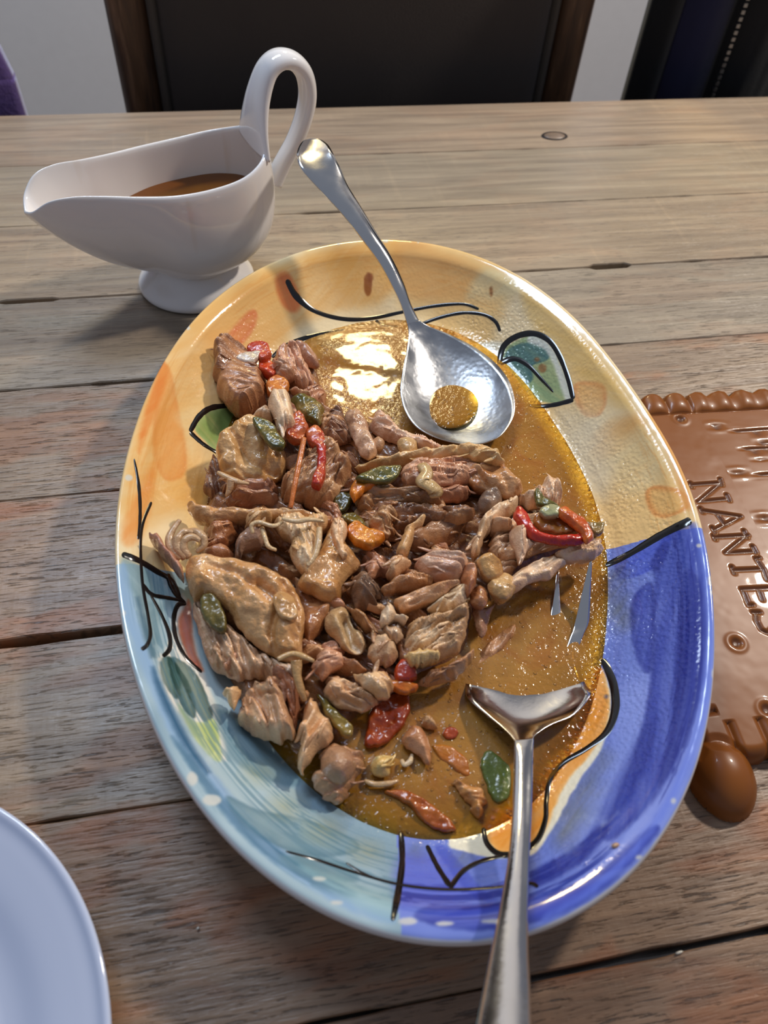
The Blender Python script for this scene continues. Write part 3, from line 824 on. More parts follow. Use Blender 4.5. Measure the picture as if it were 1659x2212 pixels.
def stroke(pts, w, lift=.00035):
    P = crom(pts, 10); T = np.gradient(P, axis=0); T /= np.linalg.norm(T, axis=1)[:, None] + 1e-9
    N = np.stack([-T[:, 1], T[:, 0]], 1)
    t = np.linspace(0, 1, len(P))
    ww = np.interp(t, np.linspace(0, 1, len(w)), w) / 2
    ww = ww * (0.9 + .2 * vnoise(t * 14, t * 0 + len(P), 4))
    rnd = np.minimum(1, np.minimum(t, 1 - t) * len(P) / 2.2 + .3); ww *= np.sqrt(np.clip(rnd, 0, 1))
    C = []
    for k, h in ((-1, 0), (-.5, .8), (0, 1), (.5, .8), (1, 0)):
        q = onplat(P + N * (ww * k)[:, None], .00010 + lift * h)
        dv = q[:, :2] - PM; rh = np.hypot(dv[:, 0], dv[:, 1]) / prad(np.arctan2(dv[:, 1], dv[:, 0]))
        off = rh > .984                                   # never past the crest of the lip
        q[off, :2] = PM + dv[off] / rh[off, None] * .984; q[off, 2] = platter_z(q[off, 0], q[off, 1]) + .0001 + lift * h
        C.append(q)
    V = np.stack(C, 1).reshape(-1, 3)
    return mesh_np('painted_stroke', V, grid_faces(len(P), 5), M['black_glaze'], platter)
for p, w in (
    ([(1308, 1222), (1360, 1196), (1420, 1160), (1456, 1141), (1492, 1124)], (11, 13, 15, 17, 18)),
    ([(264, 1197), (300, 1211), (340, 1235), (372, 1255), (388, 1290)], (13, 12, 11, 10, 9)),
    ([(362, 1240), (370, 1265), (384, 1288), (398, 1302)], (12, 11, 10, 9)),
    ([(290, 992), (300, 1050), (303, 1110), (299, 1165)], (4, 7, 7, 6)),
    ([(327, 1085), (309, 1130), (304, 1180), (308, 1260), (320, 1330), (325, 1370), (318, 1393), (306, 1403)], (7, 7, 6, 7, 7, 8, 9, 9)),
    ([(308, 1262), (328, 1284), (360, 1291), (392, 1297)], (9, 8, 8, 7)),
    ([(325, 1284), (350, 1330), (366, 1372), (366, 1402), (352, 1418)], (5, 7, 9, 11, 9)),
    ([(402, 1303), (384, 1308), (375, 1340), (381, 1380), (402, 1420), (436, 1452)], (9, 10, 10, 9, 8, 6)),
    ([(620, 605), (640, 640), (680, 672), (740, 689), (800, 688), (870, 674), (940, 661), (1000, 657), (1034, 668)], (12, 14, 10, 9, 8, 7, 7, 6, 6)),
    ([(908, 701), (950, 686), (1000, 676), (1045, 680), (1070, 695), (1080, 716)], (6, 7, 7, 7, 8, 6)),
    ([(588, 772), (620, 746), (660, 730), (700, 719), (745, 712)], (9, 10, 9, 7, 4)),
    ([(812, 693), (830, 703), (860, 705)], (7, 5, 4)),
    ([(1078, 786), (1088, 748), (1118, 726), (1155, 721), (1187, 737), (1210, 772), (1228, 820), (1238, 862)], (12, 13, 13, 13, 12, 11, 11, 10)),
    ([(1238, 864), (1200, 874), (1165, 878), (1138, 875)], (11, 9, 8, 7)),
    ([(1080, 785), (1110, 775), (1140, 789), (1170, 820), (1195, 847)], (12, 11, 9, 8, 4)),
    ([(411, 932), (430, 900), (457, 881), (500, 876)], (11, 12, 12, 10)),
    ([(411, 934), (440, 960), (475, 981)], (9, 8, 7)),
    ([(866, 1795), (869, 1850), (866, 1890), (857, 1945), (848, 1988)], (11, 13, 14, 17, 9)),
    ([(618, 1839), (680, 1856), (760, 1882), (860, 1910), (960, 1921), (1060, 1918), (1125, 1909), (1150, 1909), (1162, 1916)], (5, 6, 6, 6, 6, 6, 6, 8, 7)),
    ([(748, 1864), (785, 1887), (825, 1902)], (4, 6, 4)),
    ([(922, 1826), (945, 1872), (972, 1914)], (9, 11, 13)),
    ([(972, 1918), (1000, 1882), (1040, 1860), (1092, 1848)], (13, 11, 9, 9)),
    ([(1302, 1424), (1324, 1475), (1329, 1530), (1311, 1580), (1270, 1615), (1218, 1647), (1189, 1682), (1180, 1730), (1178, 1770), (1160, 1815), (1122, 1841), (1080, 1845), (1052, 1822), (1044, 1788)], (14, 17, 17, 14, 11, 10, 10, 10, 11, 13, 14, 13, 12, 9))):
    stroke(p, w)

# ------------------------------------------------------------------ sauce in the well
ns, nt = 90, 420
t2 = np.arange(nt) / nt * 2 * math.pi
rs = np.interp(SZ + .0004, _pp[:, 1][: np.argmax(_pp[:, 1])], _pp[:, 0][: np.argmax(_pp[:, 1])])
q = np.linspace(.002, 1, ns) ** .6 * rs
Rq, Tq = np.meshgrid(q, t2, indexing='ij')
rl = np.array([np.interp(rs, rho_eff(np.linspace(.3, .95, 200), t_), np.linspace(.3, .95, 200)) for t_ in t2])
Rq = Rq / rs * rl[None]; RR = Rq * prad(Tq)
sx, sy = PM[0] + RR * np.cos(Tq), PM[1] + RR * np.sin(Tq)
bump_ = 0.0003 * (fbm(sx * 120, sy * 120, 14) - .5)
sz = SZ + bump_ * np.clip((rl[None] - Rq) / .05, 0, 1)
dep = np.clip((sz - platter_z(sx, sy)) / .0075, 0, 1)
V = np.stack([sx, sy, sz], -1).reshape(-1, 3)
sauce = mesh_np('sauce', V, grid_faces(ns, nt, True)[:, ::-1], M['sauce'], None, None, {'depth': dep.ravel()}, org=(PM[0], PM[1], SZ - .004))
props(sauce, 'golden brown oily sauce filling the well of the painted platter', 'sauce')

# ------------------------------------------------------------------ white plate
plt_c, plt_r = (-0.1815, -0.018), 0.110
plate_prof = np.array([(0.001, .0045), (.55, .0045), (.68, .006), (.80, .0125), (.90, .0165), (.955, .0185), (.985, .0205), (1.0, .0205), (1.004, .0190), (.985, .0165), (.9, .0125), (.78, .006), (.6, .0012), (.56, 0), (.53, .001), (.001, .0012)])
pp2 = crom(plate_prof, 5); an = np.arange(160) / 160 * 2 * math.pi
V = np.concatenate([np.stack([plt_c[0] + r * plt_r * np.cos(an), plt_c[1] + r * plt_r * np.sin(an), np.full(160, z)], 1) for r, z in pp2])
props(mesh_np('dinner_plate', V, grid_faces(len(pp2), 160, True)[:, ::-1], M['plate'], None, org=(plt_c[0], plt_c[1], 0)), 'plain white round dinner plate, empty, on the planks at the table front', 'plate')

# ------------------------------------------------------------------ biscuit-shaped dish under the platter's edge
TH_ = math.radians(11.5)
TA, TB = np.array([math.cos(TH_), math.sin(TH_)]), np.array([-math.sin(TH_), math.cos(TH_)])
TZT = 0.0100                        # its top face
T0 = unp(1600, 1752, 0)[:2] + TB * 0.013 - TA * 0.010   # near the corner lobe
def t_ab(P, z=TZT):
    q = unpa(np.atleast_2d(np.asarray(P, float)), z)[:, :2] - T0
    return np.stack([q @ TA, q @ TB], 1)
top_b = t_ab([(1520, 842)])[0, 1]
A0, A1, B0, B1 = -0.006, 0.205, 0.006, top_b
av = np.concatenate([np.arange(A0 - .012, .078, .0006), np.arange(.078, A1 + .008, .004)])
bv = np.arange(B0 - .030, B1 + .006, .0006)
AA, BB = np.meshgrid(av, bv, indexing='ij')
PITCHT = 0.0150
def teeth(s, phase):
    c = ((s - phase) / PITCHT) % 1.0
    return np.sqrt(np.clip(1 - (2 * c - 1) ** 2, 0, 1))
ph_top = t_ab([(1480, 858)])[0, 0]; ph_left = t_ab([(1597, 1528)])[0, 1]
tt_ = teeth(AA, ph_top); tl_ = teeth(BB, ph_left)
dT = B1 - AA * 0 - BB; dL = AA - A0; dR = A1 - AA; dB = BB - B0
rim_d = np.minimum(np.minimum(dT - .0050 * (1 - tt_), dL - .0035 * (1 - tl_)), np.minimum(dR - .003 * (1 - tl_), dB - .003 * (1 - tt_)))
h = TZT * np.sqrt(np.clip(1 - (1 - np.clip(rim_d / .006, 0, 1)) ** 2, 0, 1))
bandT = sstep(.0205, .017, dT) ; bandL = sstep(.0185, .015, dL)
bandB = sstep(.0185, .015, dB) ; bandR = sstep(.0185, .015, dR)
endT = np.sqrt(np.clip(1 - (np.clip(dT - .011, 0, 1) / .0085) ** 2, 0, 1))
h = h + np.where(bandT > 0, (.0042 * tt_ * endT - .0010) * np.clip(rim_d / .004, 0, 1), 0)
endL = np.sqrt(np.clip(1 - (np.clip(dL - .012, 0, 1) / .008) ** 2, 0, 1))
inb = (BB > .02) & (BB < B1 - .02)
h = h + np.where((bandL > 0) & inb, (-.0030 * np.clip(1 - tl_ * 1.25, 0, 1) * endL) * np.clip(rim_d / .003, 0, 1), 0)
h = h + np.where(bandB > 0, (-.0030 * np.clip(1 - tt_ * 1.25, 0, 1)) * np.clip(rim_d / .003, 0, 1) * sstep(.022, .018, dB), 0)
recess_shade = np.where(bandL * inb > 0, np.clip(1 - tl_ * 1.4, 0, 1) * endL, 0)  # grooves between the teeth, shaded by colour
# letters pressed in, traced where they stand
W1 = lambda X, Y: (1380 + X / 4.61, 820 + Y / 4.61)
W2 = lambda X, Y: (1480 + X / 4.17, 1250 + Y / 4.17)
LET = [[W1(515, 1045), W1(820, 1022)], [W1(808, 985), W1(824, 1050)], [W1(512, 1025), W1(528, 1068)], [W1(815, 1030), W1(600, 1212)], [W1(592, 1212), W1(892, 1184)], [W1(872, 1142), W1(900, 1205)],
       [W1(622, 1300), W1(1012, 1358)], [W1(745, 1500), W1(1012, 1362)], [W1(770, 1330), W1(845, 1428)], [W1(612, 1278), W1(634, 1322)], [W1(730, 1470), W1(760, 1520)],
       [W1(750, 1566), W1(1084, 1546)], [W1(1046, 1500), W1(1076, 1572)], [W1(742, 1548), W1(758, 1590)], [W1(1075, 1552), W1(866, 1722)], [W1(862, 1724), W1(1160, 1706)], [W1(1132, 1656), W1(1166, 1722)],
       [W1(936, 1896), W1(1232, 1882)], [W1(926, 1862), W1(950, 1930)], [W1(1164, 1778), W1(1236, 1884), W1(1276, 1990)], [W1(1164, 1778), W1(1196, 1772)],
       [W2(508, 92), W2(790, 80)], [W2(515, 92), W2(572, 240)], [W2(660, 92), W2(694, 190)], [W2(790, 82), W2(830, 200)], [W2(572, 240), W2(606, 236)],
       [W2(610, 300), W2(672, 302)], [W2(640, 305), W2(642, 380), W2(686, 460), W2(752, 490), W2(800, 440), W2(830, 350), W2(900, 320), W2(950, 380), W2(955, 450)],
       [W1(962, 514), W1(1440, 480)], [W1(944, 480), W1(968, 535)], [W1(1170, 512), W1(1185, 585), W1(1250, 640), W1(1340, 620), W1(1420, 560), W1(1438, 485)],
       [W1(1052, 690), W1(1490, 665)], [W1(1052, 690), W1(1132, 834)], [W1(1150, 688), W1(1165, 770), W1(1200, 800)], [W1(1260, 680), W1(1290, 790)], [W1(1490, 668), W1(1550, 800)],
       [W1(1186, 946), W1(1560, 922)], [W1(1172, 905), W1(1212, 990)], [W1(1520, 830), W1(1600, 1010)]]
LH = np.zeros(AA.shape)
fine = av < .078
for s_ in LET:
    ab = t_ab(s_)
    lo, hi = ab.min(0) - .004, ab.max(0) + .004
    ki = np.where((av > lo[0]) & (av < hi[0]))[0]; kj = np.where((bv > lo[1]) & (bv < hi[1]))[0]
    if len(ki) < 2 or len(kj) < 2: continue
    sl = np.ix_(ki, kj)
    d = pdist(AA[sl], BB[sl], ab)
    LH[sl] = np.maximum(LH[sl], sstep(.0018, .0002, d))
rimh = np.zeros(AA.shape)
for c in ((1548, 922), (1595, 1022), (1650, 1120), (1591, 1388), (1657, 1532), (1470, 905)):
    a, b = t_ab([c])[0]
    d = np.hypot(AA - a, BB - b)
    LH = np.maximum(LH, sstep(.0034, .0012, d)); rimh = np.maximum(rimh, np.exp(-((d - .0046) / .0012) ** 2))
h = h - .0013 * LH + .0003 * rimh
recess_shade = np.maximum(recess_shade, LH * .85)  # pressed letters and dots get their inner shade as colour too
# the lobes at the corners
lob = []
for a, b in ((.006, .002), (A1 - .006, .002), (.006, B1), (A1 - .006, B1)):
    d2 = ((AA - a) / .0150) ** 2 + ((BB - b) / .0190) ** 2
    lob.append(.0145 * np.sqrt(np.clip(1 - d2, 0, 1)))
lobe = np.maximum.reduce(lob)
fus = np.maximum(h, lobe)
k_ = np.clip(1 - np.abs(h - lobe) / .004, 0, 1)
h = np.where(lobe > 0, fus - .0012 * k_ * (lobe > 0) * (h > .006), fus)
h = h + .0003 * (fbm(AA * 70, BB * 70, 15) - .5) * (h > .004)
# hidden under the platter the edge stays clear of its foot
ok = (rim_d > -.0006) | (lobe > 0)
for a, b in ((.006, .002), (A1 - .006, .002), (.006, B1), (A1 - .006, B1)): ok |= ((AA - a) / .0150) ** 2 + ((BB - b) / .0190) ** 2 < 1.09
xw = T0[0] + AA * TA[0] + BB * TB[0]; yw = T0[1] + AA * TA[1] + BB * TB[1]
dd = np.hypot(xw - PM[0], yw - PM[1]) / prad(np.arctan2(yw - PM[1], xw - PM[0]))
clear = np.interp(dd, [.74, .80, .86, .93, .985, 1.2], [0, .0040, .0100, .0190, .028, .05])
h = np.minimum(h, clear); ok &= dd > .88
idx = -np.ones(AA.shape, int); idx[ok] = np.arange(ok.sum())
f = grid_faces(len(av), len(bv))
fl_ = idx.ravel()[f]; f = fl_[(fl_ >= 0).all(1)]
V = np.stack([xw[ok], yw[ok], np.maximum(h[ok], .0002)], 1)
nv = len(V); Vb = V.copy(); Vb[:, 2] = 0
tray = thing('ceramic_dish', 'caramel brown glazed dish shaped like a butter biscuit with pressed letters', 'dish', (V[:, 0].mean(), V[:, 1].mean(), 0))
mesh_np('dish_body', V, f, M['tray'], tray, None, {'recess_shade': recess_shade[ok]})

# ------------------------------------------------------------------ sauce boat
BC = unp(427, 608, 0)[:2]; BH = math.radians(33)
BA, BN = np.array([math.cos(BH), math.sin(BH)]), np.array([-math.sin(BH), math.cos(BH)])
def bw(s, n, z): return np.array([BC[0] + s * BA[0] + n * BN[0], BC[1] + s * BA[1] + n * BN[1], z])
def plane_pt(px, py, n0=0.0):
    d = _fw + RT * ((px - CX) / FPX) - UP * ((py - CY) / FPX)
    nn = np.array([BN[0], BN[1], 0]); c = np.array([BC[0], BC[1], 0]) + nn * n0
    k = ((c - np.array([0, 0, CAM_H])) @ nn) / (d @ nn)
    p = np.array([0, 0, CAM_H]) + d * k
    return (p[:2] - BC) @ BA, p[2]
boat = thing('sauce_boat', 'white footed porcelain sauce boat with a high looped handle', 'sauce boat', (BC[0], BC[1], 0))
# rim, from the back (under the handle) along one side to the lip
RIM = crom([(.0560, .0, .0965), (.0545, .0130, .0950), (.0480, .0245, .0905), (.0320, .0335, .0868), (.0100, .0360, .0850), (-.0140, .0345, .0850), (-.0360, .0290, .0865), (-.0560, .0235, .0888), (-.0720, .0205, .0905), (-.0850, .0170, .0888), (-.0945, .0105, .0815), (-.0980, .0, .0768)], 6)
half = RIM; full = np.vstack([half, (half[::-1] * np.array([1, -1, 1]))[1:-1]])
nth = len(full)
def body_ring(t, inset=0.0):
    out = []
    for s, w, z in full:
        a = math.atan2(w, s)
        Nn = np.array([.0255 * math.cos(a), .0250 * math.sin(a), .0195])
        R = np.array([s, w, z])
        f = max(0.0, -math.cos(a)) ** 1.5     # towards the lip
        bk = max(0.0, math.cos(a))
        C = np.array([s * (1.02 - .46 * f + .06 * bk), w * (1.05 - .25 * f), .0215 + .0035 * f])
        C2 = np.array([s * (1.02 - .14 * f + .12 * bk), w * 1.10, z - .034 + .012 * f])
        p = (1 - t) ** 3 * R + 3 * (1 - t) ** 2 * t * C2 + 3 * (1 - t) * t * t * C + t ** 3 * Nn
        if inset:
            l = math.hypot(p[0], p[1]); k = max(0, 1 - inset / max(l, .004)); p = np.array([p[0] * k, p[1] * k, p[2]])
        out.append(p)
    return np.array(out)
rings = []
ts = np.linspace(1, 0, 18)
for t in ts: rings.append(body_ring(t))
top = body_ring(0)
mid = body_ring(0, .0018); mid[:, 2] += .0012; rings.append(mid)
for t in np.linspace(0, .92, 16):
    q = body_ring(t, .0036); q[:, 2] += .0002 + .004 * t; rings.append(q)
c0 = rings[-1].copy(); c0[:, :2] *= .4; rings.append(c0)
Vr = np.concatenate(rings)
V = np.stack([BC[0] + Vr[:, 0] * BA[0] + Vr[:, 1] * BN[0], BC[1] + Vr[:, 0] * BA[1] + Vr[:, 1] * BN[1], Vr[:, 2]], 1)
body = mesh_np('body', V, [grid_faces(len(rings), nth, True), np.arange((len(rings) - 1) * nth, len(rings) * nth)[None], np.arange(nth)[::-1][None]], M['porcelain'], boat)
md = body.modifiers.new('smooth', 'SUBSURF'); md.levels = 1; md.render_levels = 1
fp = crom([(.0240, .0240), (.0240, .0200), (.0250, .0170), (.0290, .0125), (.0350, .0085), (.0385, .0052), (.0390, .0022), (.0370, .0002), (.0340, .0012), (.001, .0020)], 5)
an = np.arange(72) / 72 * 2 * math.pi
V = np.concatenate([np.stack([BC[0] + r * (np.cos(an) * 1.04 * BA[0] - np.sin(an) * .98 * BN[0] * -1), BC[1] + r * (np.cos(an) * 1.04 * BA[1] + np.sin(an) * .98 * BN[1]), np.full(72, z)], 1) for r, z in fp])
mesh_np('foot', V, grid_faces(len(fp), 72, True), M['porcelain'], boat)
hp = [(549, 312), (550, 262), (558, 205), (576, 152), (603, 128), (634, 132), (657, 160), (664, 205), (655, 255), (636, 305), (612, 350), (590, 394)]
hw = [(.0400, .0040), (.0300, .0047), (.0215, .0054), (.0168, .0056), (.0160, .0054), (.0150, .0054), (.0140, .0054), (.0130, .0054), (.0122, .0054), (.0115, .0054), (.0110, .0058), (.0110, .0066)]
hsz = crom([plane_pt(*p) for p in hp], 6); hwz = crom(hw, 6)
path = np.array([bw(s, 0, z) for s, z in hsz])
fr = auto_frames(path, (BN[0], BN[1], 0.0))
nn3 = np.array([BN[0], BN[1], 0])
fr = [(nn3, a) for a, b in fr]
V, F = sweep(path, fr, [(a * .62, b) for a, b in hwz], 20)
mesh_np('handle', V, F, M['porcelain'], boat)
# gravy inside
lvl = .058
ins = []
for i in range(nth):
    best = None
    zz = np.array([body_ring_i for body_ring_i in (0,)])
    ins.append(None)
tt = np.linspace(0, 1, 40)
RR_ = np.array([body_ring(t, .0034) for t in tt])      # (40, nth, 3)
P = []
for i in range(nth):
    zc = RR_[:, i, 2]; k = np.argmax(zc < lvl)
    f_ = (zc[k - 1] - lvl) / (zc[k - 1] - zc[k])
    P.append(RR_[k - 1, i] * (1 - f_) + RR_[k, i] * f_)
P = np.array(P)
g0 = np.concatenate([P * np.array([k, k, 0]) + np.array([0, 0, lvl]) for k in (1.0, .92, .5, .05)])
V = np.stack([BC[0] + g0[:, 0] * BA[0] + g0[:, 1] * BN[0], BC[1] + g0[:, 0] * BA[1] + g0[:, 1] * BN[1], g0[:, 2]], 1)
props(mesh_np('gravy', V, [grid_faces(4, nth, True), np.arange(3 * nth, 4 * nth)[None]], M['gravy'], None, org=(BC[0], BC[1], lvl)), 'dark brown gravy standing inside the white sauce boat', 'gravy')

# ------------------------------------------------------------------ cutlery
def blade(name, st, mat, parent, th=.0016, M_=15, per=7, th_edge=.0007):
    """lofted metal: stations (left pixel, right pixel, height, sag of the middle, height difference right-left)"""
    L = crom([s[0] for s in st], per); R = crom([s[1] for s in st], per)
    Z = crom([[s[2], s[3], s[4] if len(s) > 4 else 0.0, s[5] if len(s) > 5 else th] for s in st], per)
    t = np.linspace(-1, 1, M_)
    T_ = []; B_ = []
    for l, r, (z, sag, dz, tk) in zip(L, R, Z):
        pl, pr = unp(l[0], l[1], z - dz / 2), unp(r[0], r[1], z + dz / 2)
        p = pl[None] * (.5 - t[:, None] / 2) + pr[None] * (.5 + t[:, None] / 2)
        p[:, 2] -= sag * (1 - np.abs(t) ** 2.2)
        q = p.copy(); q[:, 2] -= th_edge + (tk - th_edge) * (1 - np.abs(t) ** 3)
        T_.append(p); B_.append(q[::-1])
    rings = [np.vstack([a, b]) for a, b in zip(T_, B_)]
    n = 2 * M_
    V = np.concatenate(rings)
    F = [grid_faces(len(rings), n, True)]
    for k, rv in ((0, 0), ((len(rings) - 1) * n, 1)):
        a = np.arange(n)[None] + k
        F.append(a if rv else a[:, ::-1])
    o = mesh_np(name, V, F, mat, parent)
    return o
b0 = unp(990, 860, .02)
spoon = thing('serving_spoon', 'large steel serving spoon lying in the sauce, its handle over the platter rim', 'spoon', (b0[0], b0[1], .012))
blade('handle', [((668, 300), (682, 299), .0978, 0), ((655, 304), (694, 302), .0976, .0002), ((645, 318), (708, 312), .0974, .0008), ((641, 338), (717, 326), .0968, .0011), ((650, 362), (726, 345), .0945, .0006), ((672, 388), (737, 367), .0905, -.0012), ((706, 424), (752, 402), .0845, -.0022), ((744, 466), (780, 446), .0775, -.0026),
                 ((786, 520), (815, 505), .0690, -.0026), ((822, 570), (848, 558), .0600, -.0024), ((850, 622), (873, 612), .0510, -.0020), ((868, 662), (888, 656), .0435, -.0016), ((880, 700), (906, 694), .0375, -.0008)], M['steel'], spoon, .0026, 13, 8, .0010)
blade('bowl', [((880, 698), (906, 692), .0378, -.0006), ((883, 720), (930, 706), .0345, .0010), ((880, 748), (970, 722), .0325, .0045), ((870, 800), (1025, 750), .0305, .0090), ((865, 845), (1072, 786), .0292, .0120), ((876, 888), (1100, 824), .0282, .0128), ((900, 921), (1112, 866), .0274, .0115), ((938, 943), (1108, 902), .0268, .0080), ((985, 956), (1084, 938), .0264, .0036), ((1020, 959), (1060, 951), .0263, .0008)], M['spoon_steel'], spoon, .0014, 25, 7, .0009)
# broth left in the bowl
zc = .0182
an = np.arange(40) / 40 * 2 * math.pi
pud = np.concatenate([unpa(np.stack([975 + 58 * k * np.cos(an) - 4 * np.sin(an), 874 + 52 * k * np.sin(an)], 1), zc + dz) for k, dz in ((1.0, -.0006), (.9, -.0001), (.7, 0), (.4, 0), (.03, 0))])
props(mesh_np('sauce', pud, [grid_faces(5, 40, True)[:, ::-1], np.arange(160, 200)[None]], M['sauce'], None, None, {'depth': np.repeat([.0, .2, .36, .42, .42], 40)}), 'small pool of yellow broth left in the serving spoon bowl', 'sauce')

f0 = unp(1130, 1620, .02)
fork = thing('serving_fork', 'long steel serving fork standing in the sauce with its handle towards the table edge', 'fork', (f0[0], f0[1], .012))
blade('handle', [((1112, 1598), (1153, 1594), .0300, .0000), ((1112, 1640), (1152, 1638), .0320, -.0008), ((1108, 1750), (1149, 1748), .0385, -.0010), ((1099, 1850), (1144, 1848), .0460, -.0010), ((1082, 1950), (1141, 1948), .0540, -.0010), ((1062, 2050), (1141, 2049), .0620, -.0012), ((1046, 2130), (1145, 2130), .0685, -.0014), ((1030, 2212), (1148, 2212), .0750, -.0016), ((1012, 2330), (1155, 2330), .0840, -.0018), ((1010, 2430), (1150, 2430), .0900, -.0016), ((1045, 2480), (1110, 2480), .0920, -.0004)], M['steel'], fork, .0030, 13, 8, .0016)
blade('head', [((1115, 1606), (1152, 1601), .0300, .0004), ((1107, 1592), (1156, 1588), .0290, .0020), ((1085, 1570), (1188, 1566), .0268, .0038), ((1050, 1542), (1242, 1542), .0236, .0048), ((1012, 1508), (1276, 1500), .0196, .0040), ((1006, 1480), (1264, 1476), .0152, .0010), ((1012, 1440), (1248, 1434), .0146, .0004), ((1018, 1410), (1246, 1404), .0145, .0003)], M['steel'], fork, .0016, 21, 7, .0010)
for l0, r0, l1, r1, l2, r2, z0, z1, z2 in (
    ((1222, 1405), (1248, 1402), (1242, 1345), (1273, 1338), (1274, 1212), (1279, 1210), .0147, .0172, .0330),
    ((1170, 1410), (1212, 1406), (1186, 1345), (1212, 1340), (1203, 1236), (1206, 1234), .0145, .0145, .0185),
    ((1098, 1412), (1140, 1410), (1112, 1370), (1136, 1366), (1126, 1330), (1130, 1329), .0145, .0143, .0143),
    ((1020, 1416), (1062, 1412), (1040, 1374), (1062, 1370), (1054, 1340), (1058, 1339), .0145, .0143, .0143)):
    mid_ = lambda p, q, k: (p[0] * (1 - k) + q[0] * k, p[1] * (1 - k) + q[1] * k)
    blade('tine', [(l0, r0, z0, .0006), (mid_(l0, l1, .5), mid_(r0, r1, .5), (z0 + z1) / 2, .0003), (l1, r1, z1, 0), (mid_(l1, l2, .5), mid_(r1, r2, .5), (z1 + z2) / 2, -.0002), (l2, r2, z2, 0)], M['steel'], fork, .0015, 7, 6, .0008)

# ------------------------------------------------------------------ the stew
PALE, TAN, BRN, DARK, GREY = (214, 184, 150), (188, 146, 106), (150, 106, 70), (104, 72, 52), (122, 104, 90)
PINK, SKIN, GOLD, WHITE = (200, 158, 134), (184, 146, 92), (182, 126, 60), (232, 212, 184)
RED, ORANGE, GREEN, OLIVE = (178, 52, 28), (214, 96, 22), (92, 100, 28), (120, 124, 44)

